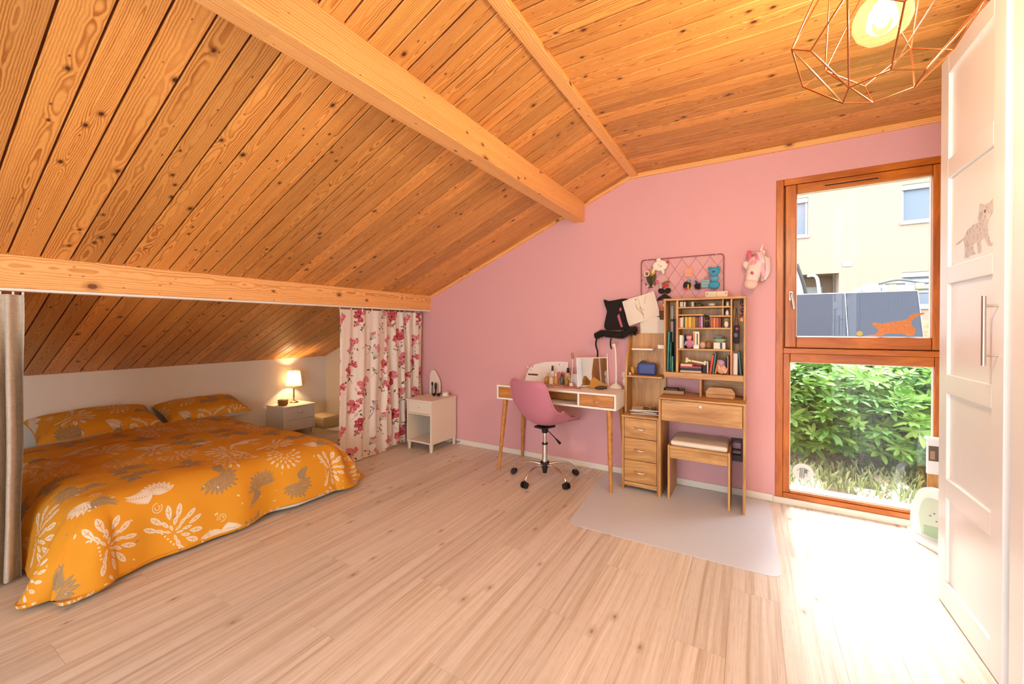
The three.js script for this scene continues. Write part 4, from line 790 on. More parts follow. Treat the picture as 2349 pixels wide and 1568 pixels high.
// middle shelf
row([['salmon', '#d98a78', 0.009, 0.076], ['white', '#e8e2d4', 0.008, 0.074], ['cream', '#ddd2b4', 0.009, 0.078], ['dark teal', '#2e4a4e', 0.010, 0.078], ['yellow', '#e0b23a', 0.015, 0.079], ['orange', '#db8326', 0.010, 0.077], ['golden', '#e6bd46', 0.015, 0.079], ['olive', '#a48d3c', 0.013, 0.077], ['mustard', '#c79a3e', 0.013, 0.078], ['brown', '#80562c', 0.012, 0.077], ['dark brown', '#6a4424', 0.013, 0.076], ['purple', '#a2519c', 0.012, 0.081], ['lilac', '#ccb3cf', 0.009, 0.083]], -0.467, 1.238, 0.172, 'the middle hutch shelf row', 'books on the middle hutch shelf');
row([['rose', '#cf6f66', 0.008, 0.074], ['red', '#c0523a', 0.009, 0.072], ['apricot', '#dc9a5c', 0.009, 0.073], ['rust', '#b0532c', 0.009, 0.072], ['coral', '#d4785a', 0.008, 0.072], ['brick', '#9c4a30', 0.009, 0.071], ['maroon', '#86402c', 0.009, 0.072]], -0.255, 1.238, 0.172, 'the red row on the middle hutch shelf', 'red books on the middle hutch shelf');
function lathed(name, label, cat, pos, pts, hex, r = 0.5, extra = null, group) { const t = thing(name, label, cat, group, pos); part(t, 'body', lathe(pts, 20), CM(hex, r)); if (extra) extra(t); return t; }
lathed('figurine', 'small black doll standing between the book rows', 'figurine', [-0.281, 1.2385, 0.15], [[0, 0], [0.011, 0], [0.013, 0.03], [0.008, 0.048], [0.012, 0.06], [0.016, 0.075], [0.010, 0.086], [0, 0.088]], '#22201f', 0.5, (t) => part(t, 'collar', at(new THREE.TorusGeometry(0.009, 0.0025, 6, 16).rotateX(Math.PI / 2), 0, 0.05, 0), CM('#b8a27c')));
{ // little owl
  const o = thing('owl_figurine', 'white and brown owl figurine at the end of the red books', 'figurine', null, [-0.155, 1.2385, 0.165]);
  part(o, 'body', at(ellipsoid(0.015, 0.024, 0.013, 16), 0, 0.023, 0), CM('#e6dcc6'));
  const h = part(o, 'head', at(ellipsoid(0.016, 0.015, 0.014, 16), 0, 0.052, 0), CM('#c9a878'));
  for (const s of [-1, 1]) part(h, 'eye', at(ellipsoid(0.0045, 0.0045, 0.002, 10), s * 0.006, 0.053, 0.0135), CM('#2a2019'));
}
// upper small shelves
row([['white', '#ece6da', 0.010, 0.040], ['white striped', '#d8d0c4', 0.010, 0.041], ['brown and white', '#8a5a34', 0.006, 0.040], ['ivory', '#e9e3d2', 0.009, 0.038]], -0.464, 1.392, 0.16, 'the top hutch shelf', 'tiny books on the top hutch shelf');
row([['pale', '#e2dccf', 0.008, 0.036], ['grey', '#b9b4ab', 0.008, 0.035]], -0.384, 1.392, 0.16, 'the pair on the top hutch shelf', 'pale pair on the top hutch shelf');
lathed('shell_ornament', 'dark ornament on the top hutch shelf', 'ornament', [-0.335, 1.3925, 0.15], [[0, 0], [0.024, 0], [0.03, 0.012], [0.016, 0.028], [0, 0.034]], '#4a4038');
lathed('trinket_bowl', 'shiny glass trinket bowl on the top hutch shelf', 'bowl', [-0.25, 1.3925, 0.15], [[0, 0.002], [0.016, 0], [0.024, 0.008], [0.026, 0.02], [0.024, 0.02], [0.02, 0.009], [0, 0.006]], '#c9c4bd', 0.2);
lathed('white_figurine', 'small white figurine in the top corner compartment', 'figurine', [-0.150, 1.3265, 0.16], [[0, 0], [0.010, 0], [0.012, 0.012], [0.008, 0.026], [0.005, 0.034], [0, 0.037]], '#efe9df');
lathed('tiny_vase', 'tiny pale vase under the hutch top beside the keyrings', 'vase', [-0.148, 1.392, 0.15], [[0, 0], [0.009, 0], [0.012, 0.012], [0.007, 0.024], [0.009, 0.03], [0, 0.03]], '#d9d2c8');
// third shelf
book('white ring binder on the shelf under the book row', 'books on the third hutch shelf', -0.466, 1.0835, 0.17, 0.018, 0.098, 0.11, '#ece6d8');
book('pale grey book beside the white ring binder', 'books on the third hutch shelf', -0.447, 1.0835, 0.17, 0.009, 0.096, 0.11, '#c9c6bb');
book('dark teal book beside the pink plush doll', 'books on the third hutch shelf', -0.437, 1.0835, 0.17, 0.006, 0.10, 0.11, '#31505a');
{
  const p = thing('plush_doll', 'pink and lilac plush doll on the third hutch shelf', 'doll', null, [-0.398, 1.0855, 0.15]);
  part(p, 'body', at(ellipsoid(0.026, 0.034, 0.02, 18), 0, 0.033, 0), CM('#c77f9a', 0.95));
  const h = part(p, 'head', at(ellipsoid(0.021, 0.02, 0.018, 18), -0.004, 0.08, 0), CM('#d9a5a5', 0.95));
  part(h, 'hair', at(ellipsoid(0.022, 0.012, 0.019, 14), -0.006, 0.093, -0.002), CM('#b04a5c', 0.95));
  for (const s of [-1, 1]) part(p, 'arm', rod([s * 0.02, 0.05, 0.006], [s * 0.034, 0.02, 0.012], 0.008, 0.006), CM('#b9a0c4', 0.95));
}
{
  const b = thing('perfume_box', 'white and orange upright box on the third hutch shelf', 'box', null, [-0.352, 1.0835, 0.14]);
  part(b, 'carton', bmm(-0.021, 0.021, 0.0, 0.125, -0.02, 0.02, 0.001), CM('#ece3d2'));
  part(b, 'orange_panel', bmm(-0.0205, -0.008, 0.03, 0.118, 0.02, 0.0206, 0.0002), CM('#d98c3a'));
  part(b, 'dark_stripe', bmm(0.003, 0.011, 0.03, 0.11, 0.02, 0.0206, 0.0002), CM('#3a3a44'));
}
single('card_box', 'tiny white box before the orange carton', 'box', null, bmm(-0.017, 0.017, 0, 0.026, -0.012, 0.012, 0.002), CM('#efe9df'), [-0.348, 1.0835, 0.176]);
lathed('pottery_jar', 'beige pottery jar on the third hutch shelf', 'jar', [-0.310, 1.0835, 0.14], [[0, 0], [0.014, 0], [0.022, 0.02], [0.019, 0.04], [0.01, 0.05], [0, 0.05]], '#c8a98c');
lathed('brown_jar', 'brown ribbed jar on the third hutch shelf', 'jar', [-0.272, 1.0835, 0.14], [[0, 0], [0.016, 0], [0.022, 0.015], [0.022, 0.035], [0.014, 0.05], [0.014, 0.056], [0, 0.056]], '#8a5f3c');
{
  const b = thing('gift_box', 'white box with a dark stripe carrying the teal bowls', 'box', null, [-0.198, 1.0835, 0.13]);
  part(b, 'carton', bmm(-0.038, 0.038, 0, 0.048, -0.03, 0.04, 0.002), CM('#e9e2d4'));
  part(b, 'stripe', bmm(0.004, 0.018, 0.002, 0.046, 0.04, 0.0406, 0.0002), CM('#3d4350'));
}
lathed('bowl', 'wide pale green bowl on the white striped box', 'bowl', [-0.199, 1.132, 0.14], [[0, 0], [0.02, 0], [0.045, 0.014], [0.05, 0.022], [0.046, 0.022], [0.02, 0.005], [0, 0.005]], '#b9c4a8', 0.4);
lathed('bowl', 'small teal bowl stacked in the pale green bowl', 'bowl', [-0.202, 1.142, 0.14], [[0, 0], [0.018, 0], [0.034, 0.012], [0.038, 0.024], [0.034, 0.024], [0.018, 0.005], [0, 0.005]], '#5f8f92', 0.4);
lathed('bowl', 'white saucer topmost on the teal bowl', 'bowl', [-0.203, 1.1655, 0.14], [[0, 0], [0.012, 0], [0.03, 0.006], [0.03, 0.009], [0.012, 0.004], [0, 0.004]], '#ece7dc', 0.4);
// bottom shelf: lying books
[['cream', '#dcc79c', 0.013, 0], ['navy', '#27324c', 0.011, 0.02], ['dark slate', '#3c4250', 0.008, -0.02], ['magenta', '#b83a72', 0.012, 0.015], ['white', '#e6e0d2', 0.008, -0.01], ['lime', '#c9bf5a', 0.008, 0.05]].reduce((y, [n, h, w, t], i) => { book(`${n} book lying ${['lowest', 'second lowest', 'third', 'fourth', 'fifth', 'topmost'][i]} in the stack on the hutch floor`, 'stacked books on the hutch floor', -0.388 - (i > 3 ? 0.03 : 0), y, 0.17, w, 0.12, i > 3 ? 0.08 : 0.145, h, t, true); return y + w + 0.0006; }, 0.9055);
{
  const b = thing('bone_toy', 'white bone shaped toy lying on the stacked books', 'toy', null, [-0.355, 0.985, 0.15], 0); b.rotation.z = -0.16;
  part(b, 'shaft', rod([-0.06, 0, 0], [0.06, 0, 0], 0.008, 0.008, 12), CM('#eadfca'));
  for (const s of [-1, 1]) for (const k of [-1, 1]) part(b, 'knob', at(ellipsoid(0.012, 0.011, 0.011, 12), s * 0.063, k * 0.009, 0), CM('#eadfca'));
  part(b, 'ribbon', at(new THREE.TorusGeometry(0.0095, 0.004, 8, 16).rotateY(Math.PI / 2), -0.03, 0, 0), CM('#dc8a5a'));
}
single('black_box', 'small black box at the end of the stacked books', 'box', null, bmm(-0.013, 0.013, 0, 0.062, -0.03, 0.03, 0.002), CM('#1c1b1e'), [-0.296, 0.9055, 0.13]);
book('cream book leaning on the black box', 'leaning books on the hutch floor', -0.279, 0.9055, 0.17, 0.009, 0.085, 0.11, '#dcc8ae');
book('bright red book leaning on the hutch floor', 'leaning books on the hutch floor', -0.264, 0.908, 0.17, 0.014, 0.135, 0.11, '#d2483c', -0.14);
book('teal blue book leaning beside the red one', 'leaning books on the hutch floor', -0.244, 0.9072, 0.17, 0.010, 0.15, 0.11, '#4a7b86', -0.12);
book('orange book leaning beside the teal one', 'leaning books on the hutch floor', -0.228, 0.908, 0.17, 0.010, 0.10, 0.11, '#dd9438', -0.18);
book('dark blue book behind the peach plush', 'leaning books on the hutch floor', -0.165, 0.9055, 0.15, 0.010, 0.11, 0.11, '#354058', 0);
book('rose book behind the peach plush', 'leaning books on the hutch floor', -0.150, 0.9055, 0.15, 0.009, 0.13, 0.11, '#c98d92', 0);
{
  const p = thing('peach_plush', 'peach and lilac plush with pointed ears at the hutch edge', 'plush toy', null, [-0.180, 0.9075, 0.182]);
  part(p, 'body', at(ellipsoid(0.034, 0.03, 0.02, 18), 0, 0.03, 0), CM('#d9a184', 0.95));
  part(p, 'head', at(ellipsoid(0.024, 0.024, 0.018, 18), -0.008, 0.078, -0.004), CM('#b79ab0', 0.95));
  for (const [x, y, r] of [[-0.02, 0.055, 0.3], [0.012, 0.05, -0.3], [0.028, 0.03, -0.6]]) part(p, 'flap', new THREE.ConeGeometry(0.014, 0.045, 10).rotateZ(r).translate(x, y, 0.014), CM('#e3b496', 0.95));
}
// left column of the hutch
function folder(label, x, y, z, w, h, d, hex, rz = 0, rx = 0) { const f = thing('folder', label, 'folder', 'folders in the hutch columns', [x, y, z]); part(f, 'cover', merge([bmm(0, 0.002, 0, h, -d, 0, 0.0005), bmm(w - 0.002, w, 0, h, -d, 0, 0.0005), bmm(0, w, 0, h, -0.002, 0, 0.0005)]), CM(hex)); part(f, 'papers', bmm(0.002, w - 0.002, 0.003, h - 0.006, -d + 0.004, -0.003, 0.0005), PAGES); f.rotation.z = rz; f.rotation.x = rx; return f; }
folder('tall teal folder in the hutch column far from the window', -0.556, 0.9055, 0.17, 0.012, 0.30, 0.12, '#3f8488', -0.03);
folder('dark green folder beside the tall teal folder', -0.538, 0.9055, 0.16, 0.010, 0.22, 0.11, '#2f6a5c', -0.02);
folder('short sea green folder in the hutch column', -0.522, 0.9055, 0.17, 0.012, 0.115, 0.11, '#4f8f7d');
{
  const f = thing('brown_tube', 'tall dark brown tube standing in the far hutch column', 'tube', null, [-0.505, 0.9055, 0.10]);
  part(f, 'body', at(cyl(0.014, 0.014, 0.40), 0, 0.20, 0), CM('#3a2c20')); part(f, 'lid', at(cyl(0.015, 0.015, 0.02), 0, 0.41, 0), CM('#8a6a42'));
}
{
  const f = thing('paper_roll', 'white rolled paper standing high in the far hutch column', 'paper roll', null, [-0.538, 0.9055, 0.0375]);
  part(f, 'roll', at(cyl(0.012, 0.012, 0.50), 0, 0.25, 0), CM('#ddd6c8')); part(f, 'band', at(cyl(0.0125, 0.0125, 0.02), 0, 0.39, 0), CM('#56606e'));
}
// right column of the hutch
folder('tall blue teal folder in the hutch column near the window', -0.070, 0.9055, 0.17, 0.012, 0.165, 0.12, '#3b7488', 0.08);
{
  const w = single('white_board', 'plain white board leaning in the hutch column near the window', 'board', null, cbox(0.026, 0.15, 0.004, 0.001), CM('#dcd6cc'), [-0.097, 0.981, 0.17], [-0.08, 0, 0]);
  single('red_ruler', 'slim red ruler standing against the hutch upright', 'ruler', null, cbox(0.004, 0.17, 0.012, 0.001), CM('#cf6a48'), [-0.1125, 0.991, 0.19]);
}
{
  const p = thing('hanging_pouch', 'black pouch with a pink flower hanging in the hutch column', 'pouch', null, [-0.092, 1.13, 0.15]);
  part(p, 'bag', new RoundedBoxGeometry(0.036, 0.13, 0.02, 4, 0.009).translate(0, 0.06, 0), CM('#2c2c36', 0.9));
  part(p, 'strap', tube([[-0.012, 0.12, 0], [-0.006, 0.18, 0], [0.0, 0.25, 0], [0.006, 0.18, 0], [0.012, 0.12, 0]], 0.002, 24, 6), CM('#2c2c36', 0.9));
  const fl = part(p, 'flower', at(ellipsoid(0.009, 0.009, 0.004, 14), 0.004, 0.10, 0.012), CM('#d2607a', 0.9));
  part(fl, 'flower_centre', at(ellipsoid(0.004, 0.004, 0.003, 10), 0.004, 0.10, 0.0155), CM('#b02f4c', 0.9));
  part(p, 'purple_patch', at(ellipsoid(0.013, 0.016, 0.003, 14), -0.004, 0.055, 0.010), CM('#7d6a8e', 0.9));
}
{
  const p = thing('bead_charm', 'string of dark red beads hanging near the hutch top', 'charm', null, [-0.060, 1.436, 0.185]);
  part(p, 'cord', rod([0, 0, 0], [0, -0.12, 0], 0.001), CM('#333'));
  for (let k = 0; k < 9; k++) part(p, 'bead', at(ellipsoid(0.008, 0.007, 0.007, 10), (k % 2 - 0.5) * 0.008, -0.035 - k * 0.0105, 0.004), CM(['#7c2c3c', '#3a2c4c', '#b06a72', '#4a3040'][k % 4]));
  part(p, 'tag', bmm(-0.010, 0.010, -0.155, -0.13, -0.003, 0.003, 0.002), CM('#d8a25a'));
  part(p, 'dark_knot', at(ellipsoid(0.011, 0.014, 0.008, 12), 0, -0.02, 0), CM('#232a38'));
}
// on top of the hutch
{
  const b = thing('wooden_sign', 'cream weathered wooden block sign standing on the hutch', 'sign', null, [-0.222, 1.4562, 0.115]);
  part(b, 'block', cbox(0.145, 0.047, 0.02, 0.003).translate(0, 0.024, 0), CM('#e0d2b8', 0.8));
  part(b, 'groove', bmm(-0.001, 0.001, 0.002, 0.045, 0.0098, 0.0106, 0.0002), CM('#a8906c'));
  for (const s of [-1, 1]) part(b, 'nail', at(ellipsoid(0.004, 0.005, 0.0015, 8), s * 0.06, 0.03, 0.0105), CM('#7a6a4c'));
}
// ---------------------------------------------------------------- on the cabinet beside
{
  const b = thing('toy_camera', 'blue rounded toy camera case on the oak shelf', 'case', null, [-0.714, 0.8622, 0.115]);
  part(b, 'body', new RoundedBoxGeometry(0.142, 0.098, 0.06, 5, 0.022).translate(0, 0.049, 0), CM('#3f5292', 0.55));
  part(b, 'clasp', merge([at(ellipsoid(0.020, 0.012, 0.012, 12), -0.03, 0.102, 0), rod([-0.055, 0.098, 0], [0.005, 0.098, 0], 0.005)]), CM('#3a4232'));
  part(b, 'side_lug', merge([-1, 1].map((s) => at(ellipsoid(0.006, 0.012, 0.010, 10), s * 0.071, 0.055, 0))), CM('#2f3e72'));
}
single('yellow_leaf', 'yellow curled paper leaf beside the blue case', 'paper', null, paramSurf(8, 10, (u, v) => [(u - 0.5) * 0.026 * Math.sin(v * 3.14) + 0.01 * v, v * 0.07, 0.01 * Math.sin(u * 3.14)]), std(new THREE.Color('#cda044'), 0.8, { side: THREE.DoubleSide }), [-0.812, 0.8622, 0.15], [0, 0, 0.35]);
lathed('tea_light', 'small cream candle at the shelf end', 'candle', [-0.832, 0.8622, 0.175], [[0, 0], [0.010, 0], [0.010, 0.018], [0.008, 0.02], [0, 0.018]], '#e2cfa4');
{
  const b = thing('white_box', 'small white box at the end of the thin white shelf', 'box', null, [-0.598, 1.0735, 0.12]);
  part(b, 'body', bmm(-0.03, 0.03, 0, 0.026, -0.02, 0.02, 0.004), CM('#efe9e0')); part(b, 'lid', bmm(-0.031, 0.031, 0.02, 0.030, -0.021, 0.021, 0.003), CM('#f3eee6'));
}
// papers stacked on the cabinet
[['dark comic magazine, lowest of the pile on the drawer cabinet', '#3a3634', 0.10], ['red and white magazine on the drawer cabinet', '#c65a6a', -0.08], ['white leaflet on the drawer cabinet magazines', '#d9d0c4', 0.2]].reduce((y, [l, h, r], i) => {
  const m = thing('magazine', l, 'magazine', 'magazines on the drawer cabinet', [-0.710 + i * 0.004, y, 0.18 + i * 0.008], r);
  part(m, 'cover', paramSurf(14, 10, (u, v) => [(u - 0.5) * 0.21, 0.008 + 0.006 * Math.sin(u * 3.1), (v - 0.5) * 0.15 * (1 - 0.08 * i)], null), std(new THREE.Color(h), 0.5, { side: THREE.DoubleSide }));
  part(m, 'pages', bmm(-0.103, 0.103, 0.0, 0.008, -0.072, 0.072, 0.002), PAGES);
  if (i === 1) for (const [x, z, c, a] of [[-0.05, 0.02, '#e8d9d4', 0.04], [0.03, 0.03, '#3c3c44', 0.03], [0.06, -0.02, '#e6c0c0', 0.035]]) part(m, 'printed_patch', bmm(x - a / 2, x + a / 2, 0.0150, 0.0158, z - a * 0.4, z + a * 0.4, 0.0001), CM(c));
  return y + 0.0145;
}, 0.5725);
{
  const g = thing('sunglasses', 'dark rimmed glasses lying on the magazines', 'glasses', null, [-0.665, 0.6175, 0.24], 0.2);
  for (const s of [-1, 1]) { const r = part(g, 'rim', new THREE.TorusGeometry(0.021, 0.0022, 8, 24).scale(1, 0.8, 1).rotateX(-1.3).translate(s * 0.026, 0.005, 0), M.black); part(r, 'lens', new THREE.CircleGeometry(0.02, 20).scale(1, 0.8, 1).rotateX(-1.3).translate(s * 0.026, 0.005, 0), std(new THREE.Color('#6e6a66'), 0.1, { side: THREE.DoubleSide })); part(g, 'temple', rod([s * 0.046, 0.006, 0], [s * 0.04, 0.004, -0.09], 0.0016), M.black); }
}
// ---------------------------------------------------------------- on the secretary
{
  const b = thing('tray_box', 'dark open tray with a light front on the secretary top', 'tray', null, [-0.505, 0.7352, 0.155], 0.06);
  part(b, 'tray', merge([bmm(-0.072, 0.072, 0, 0.006, -0.05, 0.05, 0.001), bmm(-0.072, 0.072, 0.006, 0.04, -0.05, -0.044, 0.001), bmm(-0.072, -0.066, 0.006, 0.04, -0.044, 0.044, 0.001), bmm(0.066, 0.072, 0.006, 0.04, -0.044, 0.044, 0.001)]), CM('#5c4430'));
  part(b, 'front', bmm(-0.072, 0.072, 0.006, 0.03, 0.044, 0.05, 0.001), CM('#a98457'));
  part(b, 'contents', bmm(-0.06, 0.03, 0.006, 0.045, -0.04, 0.036, 0.004), CM('#3a3330'));
}
{
  const b = thing('letter_rack', 'low arched wooden letter rack on the secretary top', 'rack', null, [-0.192, 0.7365, 0.20]);
  const arch = (w, h) => [[-w, 0], [w, 0], [w, h * 0.55], [w * 0.8, h * 0.95], [0, h], [-w * 0.8, h * 0.95], [-w, h * 0.55]];
  part(b, 'rear_arch', uvM(extr(arch(0.092, 0.07), 0.006, 0.001, false).translate(0, 0, -0.03), 'x'), M.oak);
  part(b, 'front_board', bmm(-0.085, 0.085, 0.0, 0.022, 0.012, 0.018, 0.002, 'x'), M.oak);
  part(b, 'base', bmm(-0.085, 0.085, 0.0, 0.008, -0.024, 0.012, 0.001, 'x'), M.oak);
}
{
  const b = thing('wall_basket', 'dark plastic basket on the wall under the secretary desk', 'basket', null, [-0.090, 0.26, 0.0]);
  part(b, 'frame', merge([bmm(-0.038, 0.038, 0.0, 0.045, 0.0, 0.05, 0.003), bmm(-0.038, -0.026, 0.045, 0.155, 0.02, 0.05, 0.003), bmm(0.026, 0.038, 0.045, 0.155, 0.02, 0.05, 0.003), bmm(-0.026, 0.026, 0.135, 0.155, 0.02, 0.05, 0.003), bmm(-0.026, 0.026, 0.075, 0.087, 0.02, 0.05, 0.003), bmm(-0.038, 0.038, 0.155, 0.160, 0.0, 0.05, 0.002)]), CM('#3a2024', 0.4));
}
// ---------------------------------------------------------------- wall grid and what hangs from it
M.gridWire = std(new THREE.Color('#8a5254'), 0.45, { metalness: 0.5 });
{
  const g = thing('wire_grid', 'dark red wire memo grid hanging on the pink wall', 'memo grid', null, [0, 0, 0.018]);
  const x0 = -0.782, x1 = -0.180, y0 = 1.460, y1 = 1.79, r = 0.022;
  const p = []; for (const [cx, cy, a] of [[x1 - r, y1 - r, 0], [x0 + r, y1 - r, 1], [x0 + r, y0 + r, 2], [x1 - r, y0 + r, 3]]) for (let k = 0; k <= 4; k++) { const t = (a + k / 4) * Math.PI / 2; p.push([cx + r * Math.cos(t), cy + r * Math.sin(t), 0]); }
  const path = new THREE.CurvePath(); for (let i = 0; i < p.length; i++) path.add(new THREE.LineCurve3(new THREE.Vector3(...p[i]), new THREE.Vector3(...p[(i + 1) % p.length])));
  part(g, 'frame', new THREE.TubeGeometry(path, 240, 0.0034, 8, true), M.gridWire);
  const pitch = 0.1, sl = 1.5, H = y1 - y0;
  for (let k = -6; k < 7; k++) for (const s of [-1, 1]) {
    let a = x0 + k * pitch + (s < 0 ? H / sl : 0), b = a + s * H / sl, ya = y0, yb = y1;
    const clip = (X) => { const t = (X - a) / (b - a); return ya + t * (yb - ya); };
    let A = [a, ya], B = [b, yb];
    if (Math.max(a, b) < x0 + 0.01 || Math.min(a, b) > x1 - 0.01) continue;
    for (const q of [A, B]) { if (q[0] < x0) { q[1] = clip(x0); q[0] = x0; } if (q[0] > x1) { q[1] = clip(x1); q[0] = x1; } }
    part(g, 'wire', rod([A[0], A[1], 0], [B[0], B[1], 0], 0.0009, 0.0009, 6), M.gridWire);
  }
  for (const [x, y] of [[x0 + 0.05, y1], [x1 - 0.05, y1]]) part(g, 'wall_hook', merge([rod([x, y, -0.018], [x, y, 0.004], 0.003), at(ellipsoid(0.005, 0.005, 0.003, 10), x, y, 0.006)]), M.steel);
}
const soft = (parent, name, rx, ry, rz, x, y, z, hex, n = 16, rot) => { const g = ellipsoid(rx, ry, rz, n); if (rot) g.rotateZ(rot); return part(parent, name, g.translate(x, y, z), CM(hex, 0.95)); };
{
  const c = thing('plush_charm', 'white plush animal face with a red pompom on the wire grid', 'plush toy', null, [-0.63, 1.733, 0.042]);
  const b = soft(c, 'face', 0.058, 0.043, 0.016, 0, 0, 0, '#ece4d4', 20);
  soft(c, 'ear', 0.018, 0.013, 0.010, -0.012, 0.048, 0, '#ece4d4'); soft(c, 'pompom', 0.011, 0.011, 0.010, 0.056, 0.022, 0.006, '#cf3a56');
  soft(c, 'paw', 0.014, 0.024, 0.010, 0.022, -0.048, 0, '#e6dcca', 14, 0.3); soft(c, 'paw', 0.012, 0.028, 0.010, -0.05, -0.035, 0, '#e3d3a8', 14, -0.5);
  for (const [x, y, r] of [[-0.008, 0.004, 0.6], [0.012, -0.006, -0.5], [0.002, -0.012, 0.1]]) part(b, 'stitch', cbox(0.018, 0.0035, 0.002, 0.0005).rotateZ(r).translate(x, y, 0.0155), CM('#b5473c'));
}
{
  const c = thing('feather_charm', 'olive and gold feather charm with a pale ring on the wire grid', 'charm', null, [-0.70, 1.655, 0.03]);
  for (const [x, y, r] of [[-0.022, -0.02, 0.2], [0.018, -0.022, -0.25], [-0.002, -0.045, 0]]) soft(c, 'feather', 0.015, 0.045, 0.009, x, y, 0, ['#4a4224', '#3c3a20', '#57502c'][Math.round((x + 0.03) * 40) % 3], 14, r);
  soft(c, 'gold_tuft', 0.02, 0.028, 0.010, 0.012, 0.032, 0.002, '#c49a4c');
  part(c, 'ring', new THREE.TorusGeometry(0.02, 0.006, 8, 24).translate(-0.035, 0.022, 0.006), CM('#e2d3b8'));
  part(c, 'chain', new THREE.TorusGeometry(0.038, 0.0035, 8, 30, 3.3).rotateZ(3.1).translate(-0.005, -0.055, 0.004), CM('#4e3630'));
  for (const s of [-1, 1]) soft(c, 'bead', 0.010, 0.008, 0.006, s * 0.022 - 0.006, -0.082, 0.006, '#e4c4b6');
  soft(c, 'pink_bead', 0.012, 0.014, 0.008, 0.042, -0.05, 0, '#dc6a8a');
}
{
  const c = thing('flower_bow', 'black ribbon bow with a red flower on the wire grid', 'hair bow', null, [-0.598, 1.565, 0.034]);
  for (const s of [-1, 1]) { soft(c, 'loop', 0.026, 0.022, 0.010, s * 0.024, -0.035, 0, '#241d18', 16, s * 0.5); part(c, 'tail', uvM(extr([[0, 0], [s * 0.05, -0.035], [s * 0.055, -0.055], [s * 0.02, -0.05], [s * 0.004, -0.02]], 0.004, 0.001).translate(0, -0.055, 0), 'x'), CM('#2a211c', 0.95)); }
  soft(c, 'tail_end', 0.012, 0.03, 0.006, 0, -0.085, 0, '#2a211c');
  const f = soft(c, 'flower', 0.020, 0.018, 0.010, 0.008, 0.006, 0.010, '#c23a40'); for (let k = 0; k < 6; k++) soft(f, 'petal', 0.010, 0.008, 0.006, 0.008 + 0.015 * Math.cos(k * 1.05), 0.006 + 0.013 * Math.sin(k * 1.05), 0.013, k % 2 ? '#d4565a' : '#b22f38', 10);
  soft(c, 'leaf', 0.012, 0.026, 0.006, -0.028, 0.004, 0, '#b9bdae', 12, 0.2); soft(c, 'leaf', 0.030, 0.012, 0.008, 0.01, 0.03, 0, '#7a7038', 12, 0.3);
}
{
  const c = thing('ball_charm', 'round black charm with yellow and red stripes on the wire grid', 'charm', null, [-0.432, 1.565, 0.034]);
  soft(c, 'ball', 0.028, 0.032, 0.016, 0, 0, 0, '#2e2824', 18);
  soft(c, 'yellow_stripe', 0.006, 0.022, 0.006, 0.010, -0.012, 0.013, '#e5bb3e', 12); soft(c, 'red_stripe', 0.016, 0.008, 0.006, -0.004, -0.024, 0.011, '#c84438', 12); soft(c, 'cap', 0.014, 0.016, 0.010, 0.012, 0.032, 0, '#6fa2b4', 12);
}
{
  const c = thing('fluffy_pompom', 'black fluffy pompom charm on the wire grid', 'charm', null, [-0.358, 1.556, 0.036]);
  soft(c, 'core', 0.02, 0.02, 0.014, 0, 0, 0, '#1d2024', 14);
  const sp = []; for (let k = 0; k < 90; k++) { const a = rnd() * 6.28, b = Math.acos(rr(-1, 1)), d = [Math.sin(b) * Math.cos(a), Math.cos(b), Math.sin(b) * Math.sin(a) * 0.6]; sp.push(rod([0, 0, 0], d.map((q) => q * rr(0.028, 0.036)), 0.002, 0.0006, 5)); }
  const pile = part(c, 'pile', merge(sp), CM('#22262c', 0.95)); pile.userData.kind = 'stuff';
  soft(c, 'blue_loop', 0.010, 0.012, 0.006, -0.012, 0.034, 0, '#3a7f94');
}
{
  const c = thing('striped_pouch', 'pale blue striped mini pouch on the wire grid', 'pouch', null, [-0.302, 1.572, 0.034]);
  part(c, 'body', new RoundedBoxGeometry(0.062, 0.062, 0.016, 4, 0.007), CM('#7fb6c4', 0.9));
  for (const y of [-0.010, 0.012]) part(c, 'stripe', cbox(0.060, 0.006, 0.001, 0.0003).translate(0, y, 0.0082), CM('#b08a62', 0.9));
  part(c, 'loop', new THREE.TorusGeometry(0.012, 0.002, 6, 16).translate(0.006, 0.042, 0), CM('#b9876e'));
}
{
  const c = thing('blue_plush', 'bright blue rounded plush charm with small ears on the wire grid', 'plush toy', null, [-0.243, 1.60, 0.044]);
  const h = soft(c, 'head', 0.036, 0.034, 0.018, 0, 0.056, 0, '#3f9cc0', 20);
  for (const s of [-1, 1]) soft(c, 'ear', 0.013, 0.014, 0.008, s * 0.030, 0.082, 0, '#3b93b8');
  soft(h, 'patch', 0.012, 0.008, 0.004, -0.002, 0.056, 0.017, '#4d4a52'); soft(c, 'belly', 0.030, 0.022, 0.016, 0.004, 0.004, 0, '#56a9c6'); soft(c, 'base', 0.040, 0.028, 0.018, 0.0, -0.044, 0, '#3f9cc0', 20);
  part(c, 'ring', new THREE.TorusGeometry(0.010, 0.0025, 6, 20).translate(0, 0.105, 0), CM('#d8cfc2', 0.3));
}
single('peach_note', 'small peach paper note on the wire grid', 'note', null, extr([[-0.03, -0.03], [0.02, -0.035], [0.034, 0.01], [0.01, 0.04], [-0.034, 0.02]], 0.0012, 0), CM('#e2a184', 0.9), [-0.42, 1.665, 0.024]);
